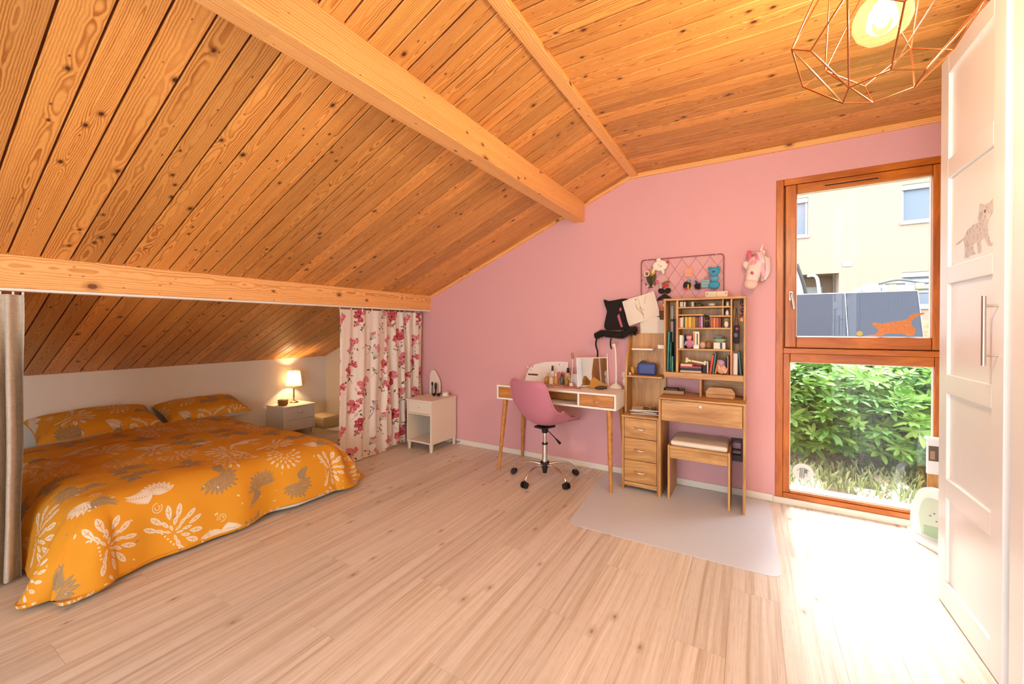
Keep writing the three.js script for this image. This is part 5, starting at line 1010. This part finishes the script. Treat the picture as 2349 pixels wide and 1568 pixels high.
// ---------------------------------------------------------------- plush unicorn head on the wall
{
  const c = thing('unicorn_trophy', 'plush white unicorn head with pink mane mounted on the pink wall', 'plush toy', null, [0.015, 1.66, 0.0]);
  soft(c, 'wall_pad', 0.07, 0.10, 0.02, 0.012, 0.02, 0.018, '#e0c3bd');
  const g = []; const R3 = [[0.02, 0.06, 0.05, 0.055], [0.012, 0.03, 0.075, 0.055], [0.0, -0.02, 0.10, 0.048], [-0.014, -0.07, 0.12, 0.042], [-0.022, -0.105, 0.13, 0.046]];
  part(c, 'head', (() => { const cu = new THREE.CatmullRomCurve3(R3.map(([x, y, z]) => new THREE.Vector3(x, y, z))); const rad = (t) => { const q = t * (R3.length - 1), i = Math.min(R3.length - 2, Math.floor(q)), f = q - i; const r = R3[i][3] * (1 - f) + R3[i + 1][3] * f; return r * Math.sqrt(Math.max(0, 1 - Math.pow(Math.abs(t * 2 - 1), 8))); }; const fr = cu.computeFrenetFrames(30); return paramSurf(28, 30, (u, v) => { const p = cu.getPoint(v), i = Math.round(v * 30), r = rad(v), a = u * 6.283; const n = fr.normals[i], b = fr.binormals[i]; return [p.x + r * (n.x * Math.cos(a) + b.x * Math.sin(a)), p.y + r * (n.y * Math.cos(a) + b.y * Math.sin(a)), p.z + r * (n.z * Math.cos(a) + b.z * Math.sin(a))]; }); })(), CM('#ecd5cc', 0.95));
  soft(c, 'muzzle', 0.042, 0.038, 0.036, -0.022, -0.115, 0.135, '#e9c2b6', 20);
  part(c, 'horn', new THREE.ConeGeometry(0.012, 0.075, 14).rotateZ(-0.28).translate(0.044, 0.135, 0.08), CM('#efe4dc', 0.6));
  soft(c, 'ear', 0.022, 0.034, 0.012, -0.045, 0.02, 0.09, '#e2cdbf', 16, 0.5); soft(c, 'ear', 0.014, 0.03, 0.010, 0.05, 0.095, 0.07, '#eadad2', 16, -0.2);
  soft(c, 'pink_lock', 0.018, 0.045, 0.018, -0.028, 0.085, 0.075, '#d76a84', 16, 0.15); soft(c, 'pink_lock', 0.02, 0.03, 0.016, 0.022, 0.06, 0.112, '#dc86a0', 16, -0.3); soft(c, 'pink_lock', 0.014, 0.022, 0.012, -0.012, -0.05, 0.148, '#cc5873', 14, 0.2); soft(c, 'blush', 0.03, 0.045, 0.02, 0.0, 0.012, 0.118, '#e2a2b0', 16, -0.2);
  for (let k = 0; k < 12; k++) part(c, 'mane_strand', tube([[0.03 + k * 0.003, 0.10 - k * 0.004, 0.075 - k * 0.003], [0.058 + k * 0.0025, 0.07, 0.085 - k * 0.003], [0.068 + k * 0.002, 0.0 - k * 0.002, 0.08 - k * 0.003], [0.058 + 0.004 * (k % 3), -0.06 - 0.008 * (k % 4), 0.075 - k * 0.003]], 0.0055, 18, 6), CM(k % 4 ? '#f0e8e2' : '#e6b3bf', 0.95));
  for (let k = 0; k < 14; k++) { const t = k / 13; part(c, 'mane_strand', tube([[0.03 - 0.05 * t, 0.115 - 0.01 * t, 0.075], [0.045 - 0.03 * t, 0.10, 0.105 + 0.01 * (k % 2)], [0.052 - 0.02 * t, 0.05, 0.125], [0.05 - 0.012 * t + 0.006 * (k % 3), -0.01 - 0.03 * (k % 3), 0.125]], 0.0065, 18, 6), CM(k % 3 ? '#e9b3c2' : '#f2ebe6', 0.95)); }
  soft(c, 'lower_tuft', 0.018, 0.04, 0.014, 0.052, -0.055, 0.05, '#e6c6be', 14, -0.15);
}
// ---------------------------------------------------------------- papers and bag by the desk lamp
M.paper = std(new THREE.Color('#e6dccb'), 0.85, { side: THREE.DoubleSide });
{
  const p = thing('paper_folder', 'large cream paper folder pinned askew above the oak back board', 'folder', null, [-0.777, 1.40, 0.05]); p.rotation.z = 0.27;
  part(p, 'sheet', paramSurf(16, 12, (u, v) => [(u - 0.5) * 0.265, (v - 0.5) * 0.20 - 0.02 * (1 - u) * (v < 0.5 ? 1 : 0.4), 0.012 * Math.sin(u * 6.283) + 0.006 * v]), M.paper);
  part(p, 'crease', bmm(-0.001, 0.001, -0.10, 0.098, 0.006, 0.0075, 0.0002), CM('#b5a588'));
  part(p, 'sketch', merge([[-0.03, 0.02, 0.06, 0.5], [-0.02, -0.01, 0.09, 0.9], [0.0, -0.03, 0.07, 0.7], [0.01, -0.01, 0.05, 1.1], [0.05, 0.05, 0.06, 0.1]].map(([x, y, l, r]) => cbox(0.0025, l, 0.0006, 0.0002).rotateZ(r - 0.5).translate(x, y, 0.0135))), CM('#8f8d88'));
  part(p, 'pin', at(ellipsoid(0.005, 0.005, 0.005, 8), -0.02, 0.075, 0.014), CM('#4a4a4a'));
}
single('curved_paper', 'white rounded paper sheet leaning on top of the oak back board', 'paper', null, paramSurf(18, 10, (u, v) => [(u - 0.5) * 0.195, v * (0.05 + 0.085 * Math.sin(Math.min(1, 0.22 + u) * 2.0)), 0.01 * Math.sin(u * 3.1) + 0.01 * v]), M.paper, [-0.690, 1.1925, 0.022]);
{
  const c = thing('wire_cup', 'brown wicker pen cup hanging beside the hutch', 'pen cup', null, [-0.606, 1.30, 0.068]);
  part(c, 'cup', lathe([[0, 0], [0.019, 0], [0.027, 0.066], [0.029, 0.068], [0.025, 0.066], [0.017, 0.004], [0, 0.004]], 18), CM('#5c4027', 0.8));
  for (const y of [0.016, 0.034, 0.052]) part(c, 'woven_band', new THREE.TorusGeometry(0.0195 + y * 0.118, 0.002, 6, 24).rotateX(Math.PI / 2).translate(0, y, 0), CM('#7d5a38', 0.8));
  part(c, 'bracket', bmm(-0.006, 0.006, 0.045, 0.075, -0.056, -0.02, 0.001), CM('#5c4027', 0.8));
  part(c, 'orange_card', bmm(-0.018, 0.012, 0.03, 0.135, -0.008, -0.005, 0.0005), CM('#c8714a')); part(c, 'white_tag', bmm(0.004, 0.018, 0.105, 0.125, 0.0, 0.002, 0.0005), CM('#e8e2d6'));
}
{
  const b = thing('cloth_bag', 'black cloth bag with pink print hanging on the pink wall', 'bag', null, [-0.99, 1.235, 0.012]);
  const o = [[-0.095, 0.235], [-0.06, 0.222], [0.0, 0.228], [0.06, 0.236], [0.10, 0.228], [0.082, 0.17], [0.07, 0.12], [0.082, 0.05], [0.10, 0.0], [0.0, -0.01], [-0.085, 0.0], [-0.078, 0.08], [-0.066, 0.14], [-0.082, 0.19]];
  part(b, 'cloth', extr(o, 0.028, 0.008, true), M.blackCloth);
  part(b, 'pink_print', uvM(extr([[0.018, 0.10], [0.035, 0.12], [0.048, 0.07], [0.066, 0.01], [0.05, 0.005], [0.03, 0.06]], 0.002, 0).translate(0, 0, 0.037), 'x'), CM('#c2607a', 0.9));
  part(b, 'pink_print', at(ellipsoid(0.010, 0.016, 0.002, 12), 0.045, 0.155, 0.038), CM('#b25a78', 0.9));
  part(b, 'ochre_print', at(ellipsoid(0.008, 0.014, 0.002, 12), 0.082, 0.215, 0.037), CM('#a5773c', 0.9));
}
{
  const b = thing('feather_boa', 'black feather boa draped over the white desk lamp', 'boa', null, [0, 0, 0]);
  const cu = new THREE.CatmullRomCurve3([[-1.145, 1.165, 0.085], [-1.08, 1.188, 0.10], [-0.98, 1.18, 0.11], [-0.91, 1.18, 0.11], [-0.85, 1.215, 0.10], [-0.80, 1.225, 0.085]].map((p) => new THREE.Vector3(...p)));
  part(b, 'cord', new THREE.TubeGeometry(cu, 40, 0.028, 10), M.blackCloth);
  const sp = []; for (let k = 0; k < 900; k++) { const t = rnd(), p = cu.getPoint(t), a = rnd() * 6.28, r = rr(0.030, 0.042), dx = rr(-0.02, 0.02), droop = t > 0.75 ? 0.012 : 0; sp.push(rod([p.x, p.y, p.z], [p.x + dx, p.y + Math.sin(a) * r - droop, Math.max(0.045, p.z + Math.cos(a) * r)], 0.0022, 0.0007, 4)); }
  part(b, 'feathers', merge(sp), M.blackCloth).userData.kind = 'stuff';
  part(b, 'hanging_end', tube([[-1.14, 1.15, 0.08], [-1.15, 1.09, 0.07], [-1.135, 1.03, 0.07], [-1.14, 0.98, 0.06]], 0.007, 24, 6), M.blackCloth);
  part(b, 'hanging_end', tube([[-1.0, 1.15, 0.13], [-1.005, 1.10, 0.13], [-0.995, 1.06, 0.13]], 0.006, 20, 6), M.blackCloth);
}
{
  const l = thing('desk_lamp', 'slim white desk lamp with a round foot on the white desk', 'lamp', null, [-0.965, DY + 0.0005, 0.10]);
  part(l, 'foot', lathe([[0, 0], [0.056, 0], [0.058, 0.006], [0.05, 0.016], [0.028, 0.03], [0.012, 0.038], [0.008, 0.045], [0, 0.045]], 32), M.whiteMat);
  part(l, 'stem', tube([[0, 0.04, 0], [0.0, 0.18, 0], [-0.006, 0.30, 0], [-0.012, 0.355, 0.01]], 0.0065, 30, 10), M.whiteMat);
  part(l, 'head', rod([-0.012, 0.345, 0.01], [-0.02, 0.368, 0.014], 0.010, 0.014, 14), M.whiteMat);
}
// ---------------------------------------------------------------- on the white desk
{
  const b = thing('curved_board', 'white curved board with a dark stripe leaning on the wall behind the desk', 'board', null, [-1.64, DY + 0.0005, 0.032]); b.rotation.x = -0.1;
  part(b, 'panel', extr([[-0.22, 0.0], [0.215, 0.0], [0.212, 0.19], [0.10, 0.19], [-0.02, 0.18], [-0.12, 0.155], [-0.175, 0.12], [-0.20, 0.07]], 0.008, 0.002), M.whiteMat);
  part(b, 'dark_stripe', bmm(-0.19, -0.085, 0.050, 0.066, 0.0095, 0.0112, 0.0003), CM('#5c3f38'));
  part(b, 'side_peg', rod([-0.205, 0.13, 0.004], [-0.19, 0.118, 0.004], 0.007, 0.005), M.whiteMat);
  for (const [x, y] of [[-0.145, 0.13], [-0.16, 0.10], [0.13, 0.165]]) part(b, 'dark_fleck', at(ellipsoid(0.003, 0.008, 0.001, 8), x, y, 0.0105), CM('#6a5a50'));
}
function bottle(label, x, z, h, r, hex, capHex, liquid) {
  const b = thing('bottle', label, 'bottle', 'bottles on the white desk', [x, DY + 0.0005, z]);
  h *= 1.22; r *= 1.12; part(b, 'body', lathe([[0, 0], [r, 0], [r * 1.02, h * 0.1], [r, h * 0.55], [r * 0.45, h * 0.68], [r * 0.4, h * 0.72], [0, h * 0.72]], 18), CM(hex, 0.25));
  const c = part(b, 'cap', lathe([[0, h * 0.72], [r * 0.45, h * 0.72], [r * 0.35, h], [0, h]], 14), CM(capHex, 0.4));
  if (liquid) part(b, 'label', at(cyl(r * 1.035, r * 1.035, h * 0.22, 18), 0, h * 0.3, 0), CM(liquid, 0.5));
}
bottle('white nail polish bottle with a black cap on the white desk', -1.545, 0.10, 0.13, 0.022, '#e9ddcf', '#2c211e', '#d9b08c');
bottle('golden bottle before the white board', -1.585, 0.13, 0.075, 0.020, '#c99038', '#e2d2b0');
bottle('clear cream bottle beside the golden bottle', -1.535, 0.15, 0.07, 0.019, '#efe3cf', '#d8c9b0');
bottle('amber bottle behind the pink heart', -1.498, 0.13, 0.078, 0.018, '#d7a25a', '#efe6d6');
bottle('grey green bottle beside the perfume flask', -1.445, 0.12, 0.08, 0.016, '#5e7068', '#3c4440');
bottle('black capped perfume flask on the white desk', -1.395, 0.10, 0.12, 0.026, '#d9b98a', '#2a211d', '#e6dac8');
bottle('golden brown flask next to the white cup', -1.385, 0.15, 0.065, 0.020, '#a9762e', '#c9a25c');
{
  const h = thing('heart_ornament', 'pink heart ornament among the desk bottles', 'ornament', null, [-1.47, DY + 0.0005, 0.085]);
  part(h, 'heart', extr([[0, 0.045], [0.022, 0.068], [0.03, 0.09], [0.018, 0.106], [0, 0.094], [-0.018, 0.106], [-0.03, 0.09], [-0.022, 0.068]], 0.012, 0.003, true), CM('#d97a84', 0.4));
  part(h, 'stand', at(cyl(0.006, 0.016, 0.046, 14), 0, 0.023, 0.006), CM('#e2cdb8', 0.4));
}
{
  const c = thing('pen_cup', 'white square pen cup at the end of the desk bottles', 'pen cup', null, [-1.325, DY + 0.0005, 0.10]);
  part(c, 'cup', merge([bmm(-0.026, 0.026, 0, 0.003, -0.026, 0.026, 0.0005), bmm(-0.026, 0.026, 0.003, 0.1, -0.026, -0.023, 0.0005), bmm(-0.026, 0.026, 0.003, 0.1, 0.023, 0.026, 0.0005), bmm(-0.026, -0.023, 0.003, 0.1, -0.023, 0.023, 0.0005), bmm(0.023, 0.026, 0.003, 0.1, -0.023, 0.023, 0.0005)]), M.whiteMat);
  for (const [x, z, l, c2, t] of [[-0.01, 0.0, 0.15, '#c08a3c', 0.08], [0.006, 0.006, 0.135, '#7a4a34', -0.1], [0.012, -0.01, 0.128, '#3a3a40', -0.06]]) part(c, 'pen', rod([x, 0.004, z], [x - t * 0.15, l, z], 0.0035), CM(c2));
}
{
  const m = thing('table_mirror', 'white framed vanity mirror standing on the white desk', 'mirror', null, [-1.15, DY + 0.0005, 0.135], 0.85); m.rotation.order = 'YXZ';
  const w = 0.145, h = 0.245;
  part(m, 'frame', merge([rod([-w, 0, 0], [-w, h + 0.005, -0.02], 0.006, 0.005), rod([w, 0.0, 0], [w, h + 0.035, -0.02], 0.006, 0.005), rod([-w, h, -0.02], [w, h, -0.02], 0.005), rod([-w, 0.012, -0.002], [w, 0.012, -0.002], 0.005)]), M.whiteMat);
  part(m, 'glass', cbox(w * 2 - 0.012, h - 0.02, 0.003, 0.0008).rotateX(-0.075).translate(0, h / 2 + 0.006, -0.012), std(new THREE.Color(0.86, 0.86, 0.86), 0.03, { metalness: 1 }), null, null, 'mirror glass');
  part(m, 'back_board', cbox(w * 2 - 0.012, h - 0.02, 0.003, 0.0008).rotateX(-0.075).translate(0, h / 2 + 0.006, -0.0155), M.offwhite);
}
{
  const b = thing('makeup_brush', 'fluffy makeup brush standing at the mirror post', 'brush', null, [-1.325, DY + 0.0005, 0.20]);
  part(b, 'handle', rod([0, 0.0, 0], [0.018, 0.235, 0], 0.004, 0.006), CM('#e4d6c6'));
  part(b, 'bristles', ellipsoid(0.014, 0.03, 0.012, 14).rotateZ(0.2).translate(0.014, 0.262, 0), CM('#a58a70', 0.95));
  part(b, 'holder', at(cyl(0.016, 0.018, 0.03), 0.002, 0.015, 0), M.whiteMat);
}
single('ochre_pouch', 'ochre and black triangular pouch before the mirror', 'pouch', null, extr([[-0.07, 0], [0.07, 0], [0.06, 0.02], [0.0, 0.06], [-0.035, 0.085], [-0.06, 0.05]], 0.02, 0.005), CM('#b98432', 0.8), [-1.09, DY + 0.006, 0.185], [0, 0.3, 0]);
single('dark_scarf', 'dark patterned cloth folded on the ochre pouch', 'cloth', null, ellipsoid(0.05, 0.014, 0.02, 18), CM('#4a4038', 0.95), [-1.05, DY + 0.016, 0.235], [0, 0.3, 0.1]);
{
  const t = thing('white_plush', 'white fluffy plush lump behind the desk lamp', 'plush toy', null, [-0.897, DY + 0.0005, 0.050]);
  soft(t, 'body', 0.028, 0.05, 0.026, 0, 0.05, 0, '#e3d5c8', 18); soft(t, 'head', 0.026, 0.032, 0.026, -0.008, 0.11, 0, '#e3d5c8', 18);
}
{
  const p = thing('magazine', 'pink picture magazine lying on the white desk', 'magazine', 'papers on the white desk', [-1.335, DY + 0.0005, 0.28], 0.12);
  part(p, 'pages', bmm(-0.15, 0.13, 0, 0.004, -0.075, 0.085, 0.001), PAGES); part(p, 'cover', bmm(-0.152, 0.132, 0.004, 0.0052, -0.077, 0.087, 0.0003), CM('#c97f86', 0.4));
  for (const [x, z, w, d, c] of [[-0.06, 0.02, 0.08, 0.05, '#e8cfc8'], [0.05, -0.03, 0.09, 0.06, '#b05a66'], [0.06, 0.05, 0.06, 0.03, '#dba7a8']]) part(p, 'printed_patch', bmm(x - w / 2, x + w / 2, 0.0052, 0.0056, z - d / 2, z + d / 2, 0.0001), CM(c, 0.4));
}
{ const p = thing('magazine', 'dark grey leaflet lying by the chair on the white desk', 'magazine', 'papers on the white desk', [-1.50, DY + 0.0005, 0.26], 0.2); part(p, 'cover', bmm(-0.10, 0.08, 0, 0.003, -0.06, 0.06, 0.0005), CM('#5a5654', 0.4)); part(p, 'white_band', bmm(-0.09, 0.07, 0.003, 0.0034, -0.02, 0.0, 0.0001), CM('#d6cec6', 0.4)); }
// ---------------------------------------------------------------- on and in the white nightstand
const NY = 0.5125;
lathed('cream_pot', 'small white lidded pot on the white nightstand', 'pot', [-2.772, NY, 0.12], [[0, 0], [0.030, 0], [0.033, 0.01], [0.033, 0.038], [0.030, 0.044], [0.006, 0.046], [0.006, 0.052], [0, 0.053]], '#ece2d4', 0.35);
{
  const g = thing('sunglasses', 'folded black sunglasses on the white nightstand', 'glasses', null, [-2.86, NY, 0.16], 0.3);
  for (const s of [-1, 1]) part(g, 'lens', ellipsoid(0.024, 0.018, 0.004, 16).rotateX(-0.3).translate(s * 0.027, 0.018, 0), CM('#1b1716', 0.12));
  part(g, 'bridge', rod([-0.01, 0.024, 0], [0.01, 0.024, 0], 0.003), M.black); for (const s of [-1, 1]) part(g, 'temple', rod([s * 0.05, 0.024, 0], [-s * 0.03, 0.01, -0.02 - 0.006 * s], 0.0025), M.black);
}
{
  const b = thing('hair_brush', 'dark hair brush standing upright on the white nightstand', 'brush', null, [-2.925, NY, 0.10]);
  part(b, 'handle', rod([0, 0, 0], [0.002, 0.055, 0], 0.009, 0.008), M.black); part(b, 'head', at(ellipsoid(0.016, 0.045, 0.012, 16), 0.003, 0.09, 0), CM('#2f2a22', 0.9));
}
{
  const b = thing('makeup_brush', 'dark makeup brush standing behind the hair brush', 'brush', null, [-2.985, NY, 0.09]);
  part(b, 'handle', rod([0, 0, 0], [0.004, 0.10, 0], 0.005, 0.006), CM('#3a2c24')); part(b, 'bristles', at(ellipsoid(0.012, 0.022, 0.009, 12), 0.004, 0.115, 0), CM('#241e1a', 0.95));
}
single('scalloped_mirror', 'white scalloped mirror back leaning at the curtain on the nightstand', 'mirror', null, extr([[-0.09, 0], [0.045, 0], [0.06, 0.07], [0.052, 0.14], [0.03, 0.175], [0.012, 0.20], [-0.012, 0.235], [-0.05, 0.25], [-0.085, 0.20]], 0.008, 0.003, true), CM('#ead9c8', 0.5), [-2.975, NY + 0.004, 0.035], [-0.05, 0, 0]);
{
  const p = thing('floral_pouch', 'dark floral pouch inside the white nightstand', 'pouch', null, [-2.79, 0.0945, 0.24]);
  const tex = canvasTex(256, 256, (c, W, H) => { c.fillStyle = '#4a2c3c'; c.fillRect(0, 0, W, H); let s = 9; const q = () => (s = (s * 16807) % 2147483647) / 2147483647; for (let k = 0; k < 70; k++) { c.fillStyle = ['#a84a62', '#d9b4b8', '#6a4a7a', '#c98a92'][k % 4]; c.beginPath(); c.arc(q() * W, q() * H, 6 + q() * 14, 0, 7); c.fill(); } });
  const g = new THREE.SphereGeometry(1, 28, 20), pp = g.attributes.position; for (let i = 0; i < pp.count; i++) { const y = pp.getY(i); const k = y > 0.5 ? 0.55 : 1; pp.setXYZ(i, pp.getX(i) * 0.062 * k * (1 + 0.08 * noise(pp.getX(i) * 3, y * 3)), (y + 1) * 0.085, pp.getZ(i) * 0.05 * k); } g.computeVertexNormals();
  part(p, 'bag', g, std(0xffffff, 0.9, { map: tex })); part(p, 'drawstring', at(new THREE.TorusGeometry(0.036, 0.003, 6, 24).rotateX(Math.PI / 2), 0, 0.125, 0), CM('#d8c0b8'));
}
{
  const b = thing('wicker_box', 'small woven wicker box on the bedside table', 'box', null, [-4.63, 0.3455, 0.77], 0.4);
  part(b, 'body', new RoundedBoxGeometry(0.085, 0.05, 0.07, 3, 0.012).translate(0, 0.026, 0), CM('#a07a4a', 0.85)); part(b, 'lid', new RoundedBoxGeometry(0.09, 0.018, 0.075, 3, 0.008).translate(0, 0.058, 0), CM('#b38d58', 0.85));
  for (let k = 0; k < 4; k++) part(b, 'woven_band', cbox(0.087, 0.005, 0.072, 0.002).translate(0, 0.011 + k * 0.0105, 0), CM('#8a6638', 0.85));
}
{
  const b = thing('storage_box', 'low beige cardboard box on the alcove floor behind the bedside table', 'box', null, [-4.70, 0, 0.25]);
  part(b, 'body', bmm(-0.1, 0.2, 0, 0.11, -0.12, 0.10, 0.006), CM('#cdb285', 0.9)); part(b, 'lid', bmm(-0.104, 0.204, 0.10, 0.135, -0.124, 0.104, 0.006), CM('#d6bc90', 0.9));
}
single('cable', 'beige cable running along the baseboard beside the nightstand', 'cable', null, tube([[-2.76, 0.012, 0.05], [-2.72, 0.03, 0.025], [-2.68, 0.022, 0.02], [-2.66, 0.035, 0.022], [-2.70, 0.012, 0.03]], 0.005, 40, 6), CM('#8a7a5e'));
// ---------------------------------------------------------------- by the window
M.potty = phys(new THREE.Color('#eef0ec'), 0.3, { clearcoat: 0.3 });
{
  const c = thing('toddler_toilet', 'white and pale green toddler toilet seat step beside the wardrobe', 'potty', null, [0.845, 0, 0.11]);
  // a folded white plastic shell standing on its rim
  const foot = extr([[-0.02, -0.01], [0.30, -0.01], [0.30, 0.34], [0.22, 0.33], [0.06, 0.27], [-0.015, 0.12]], 0.022, 0.006, false).rotateX(Math.PI / 2).translate(0, 0.028, 0);
  part(c, 'foot', foot, M.potty);
  const O = [[0.02, 0.02], [0.30, 0.02], [0.31, 0.16], [0.26, 0.26], [0.16, 0.31], [0.06, 0.305], [0.015, 0.22], [0.0, 0.10]];
  part(c, 'shell', extr(O.map(([x, y]) => [x, y]), 0.03, 0.008, true).rotateY(-0.85).translate(0.0, 0.0, 0.03), M.potty);
  part(c, 'green_panel', extr([[0.06, 0.05], [0.25, 0.05], [0.26, 0.15], [0.21, 0.23], [0.13, 0.265], [0.07, 0.25], [0.045, 0.16]], 0.004, 0.001, true).translate(0, 0, 0.039).rotateY(-0.85).translate(0, 0, 0.03), CM('#bfd0c0', 0.35));
  part(c, 'green_foot_print', extr([[0.07, 0.055], [0.24, 0.055], [0.24, 0.10], [0.15, 0.12], [0.07, 0.105]], 0.001, 0, false).translate(0, 0, 0.0452).rotateY(-0.85).translate(0, 0, 0.03), CM('#9ab89a', 0.4));
  part(c, 'face_marks', merge([[0.10, 0.17], [0.13, 0.15], [0.16, 0.165], [0.12, 0.19], [0.15, 0.14]].map(([x, y]) => at(ellipsoid(0.005, 0.004, 0.0008, 8), x, y, 0.0455))).rotateY(-0.85).translate(0, 0, 0.03), CM('#8a6a70', 0.5));
}
{
  const c = thing('picture_stand', 'white board with a small photograph standing by the window jamb', 'picture stand', null, [0.99, 0, 0.055]);
  part(c, 'board', bmm(-0.078, 0.2, 0.36, 0.566, -0.01, 0.01, 0.003), CM('#e6e6e6'));
  part(c, 'top_ledge', bmm(-0.085, 0.2, 0.566, 0.58, -0.02, 0.03, 0.003), CM('#efefec'));
  part(c, 'photo', bmm(-0.072, -0.02, 0.44, 0.53, 0.01, 0.012, 0.0005), CM('#5c5448')); part(c, 'photo_detail', bmm(-0.066, -0.045, 0.45, 0.50, 0.012, 0.0125, 0.0002), CM('#a8826a'));
  part(c, 'wooden_foot', bmm(-0.074, 0.2, 0.0, 0.36, -0.01, 0.01, 0.003, 'y'), M.oak);
}
// ---------------------------------------------------------------- stickers
function sticker(name, label, outline, tex, S, curved = true) {      // outline in 0..1 units of S = [w, h]
  const s = curved ? new THREE.Shape(new THREE.SplineCurve(outline.concat([outline[0]]).map(([x, y]) => new THREE.Vector2(x * S[0], y * S[1]))).getPoints(outline.length * 6)) : new THREE.Shape(outline.map(([x, y]) => new THREE.Vector2(x * S[0], y * S[1])));
  const g = new THREE.ExtrudeGeometry(s, { depth: 0.0003, bevelEnabled: false }), p = g.attributes.position, uv = g.attributes.uv; for (let i = 0; i < p.count; i++) uv.setXY(i, p.getX(i) / S[0], p.getY(i) / S[1]);
  return single(name, label, 'sticker', null, g, std(0xffffff, 0.6, { map: tex }));
}
{
  const fur = (a, b, d, n) => canvasTex(256, 256, (c, W, H) => { c.fillStyle = a; c.fillRect(0, 0, W, H); let s = n; const q = () => (s = (s * 16807) % 2147483647) / 2147483647; for (let k = 0; k < 260; k++) { c.strokeStyle = k % 3 ? b : d; c.lineWidth = 1 + q() * 3; const x = q() * W, y = q() * H; c.beginPath(); c.moveTo(x, y); c.lineTo(x + (q() - 0.5) * 10, y + 6 + q() * 14); c.stroke(); } });
  const cat = [[0.0, 0.42], [0.01, 0.36], [0.10, 0.37], [0.22, 0.42], [0.27, 0.30], [0.28, 0.12], [0.26, 0.02], [0.40, 0.0], [0.40, 0.10], [0.44, 0.03], [0.57, 0.04], [0.52, 0.12], [0.50, 0.24], [0.60, 0.26], [0.63, 0.02], [0.72, 0.03], [0.70, 0.25], [0.78, 0.30], [0.88, 0.10], [0.97, 0.08], [0.99, 0.12], [0.93, 0.16], [0.88, 0.34], [0.86, 0.52], [0.90, 0.62], [1.0, 0.72], [1.0, 0.98], [0.92, 0.92], [0.80, 0.92], [0.66, 1.0], [0.65, 0.86], [0.62, 0.72], [0.64, 0.64], [0.50, 0.64], [0.34, 0.58], [0.24, 0.46], [0.12, 0.42], [0.04, 0.40]];
  const m = sticker('cat_sticker', 'grey tabby kitten sticker on the white wardrobe door', cat, fur('#d2d4d6', '#b0b2b4', '#97999b', 5), [0.315, 0.195], false);
  m.position.set(0.7515, 1.52, 0.965); m.rotation.y = -Math.PI / 2;
  const eyes = part(m, 'eye', at(ellipsoid(0.006, 0.006, 0.0006, 10), 0.252, 0.155, 0.0005), CM('#4a4a48')); part(m, 'muzzle', at(ellipsoid(0.016, 0.012, 0.0006, 12), 0.272, 0.130, 0.0005), CM('#e2e0dc'));
  const oc = [[0.0, 0.02], [0.12, 0.04], [0.22, 0.10], [0.24, 0.30], [0.14, 0.52], [0.17, 0.60], [0.32, 0.55], [0.46, 0.62], [0.70, 0.72], [0.78, 0.90], [0.90, 0.99], [1.0, 1.0], [0.98, 0.94], [0.88, 0.84], [0.80, 0.66], [0.80, 0.50], [0.86, 0.30], [0.84, 0.08], [0.74, 0.02], [0.68, 0.10], [0.52, 0.12], [0.36, 0.10], [0.30, 0.0], [0.14, 0.0]];
  const o = sticker('cat_sticker', 'orange stretching cat sticker on the upper window pane', oc, fur('#d98a4e', '#e2a06a', '#c9743a', 11), [0.285, 0.145]);
  o.position.set(0.632, 1.184, -0.0168);
  single('ball_sticker', 'yellow green round sticker beside the orange cat on the pane', 'sticker', null, new THREE.CylinderGeometry(0.016, 0.016, 0.0004, 24).rotateX(Math.PI / 2), CM('#c9c25c'), [0.61, 1.20, -0.0166]);
  const ot = canvasTex(256, 256, (c, W, H) => { c.fillStyle = '#dcdcd6'; c.fillRect(0, 0, W, H); c.strokeStyle = '#5a6468'; c.lineWidth = 6; c.beginPath(); c.moveTo(50, 120); c.quadraticCurveTo(128, 20, 205, 110); c.stroke(); c.lineWidth = 10; for (const x of [96, 118, 142]) { c.beginPath(); c.moveTo(x, 70); c.lineTo(x - 4, 220); c.stroke(); } c.fillStyle = '#6a7478'; c.fillRect(150, 80, 30, 60); c.lineWidth = 3; for (let k = 0; k < 8; k++) { c.beginPath(); c.moveTo(80, 90 + k * 14); c.lineTo(190, 96 + k * 12); c.stroke(); } });
  const og = new THREE.CylinderGeometry(0.06, 0.06, 0.0004, 40).rotateX(Math.PI / 2), pu = og.attributes.uv, pp = og.attributes.position; for (let i = 0; i < pp.count; i++) pu.setXY(i, pp.getX(i) / 0.12 + 0.5, pp.getY(i) / 0.12 + 0.5);
  single('oval_sticker', 'white oval sticker with a dark sketch on the lower window pane', 'sticker', null, og, std(0xffffff, 0.6, { map: ot }), [0.312, 0.231, -0.0275]);
}
scene.traverse((o) => { if (o.isMesh) { o.castShadow = true; o.receiveShadow = true; } });
renderer.render(scene, camera);
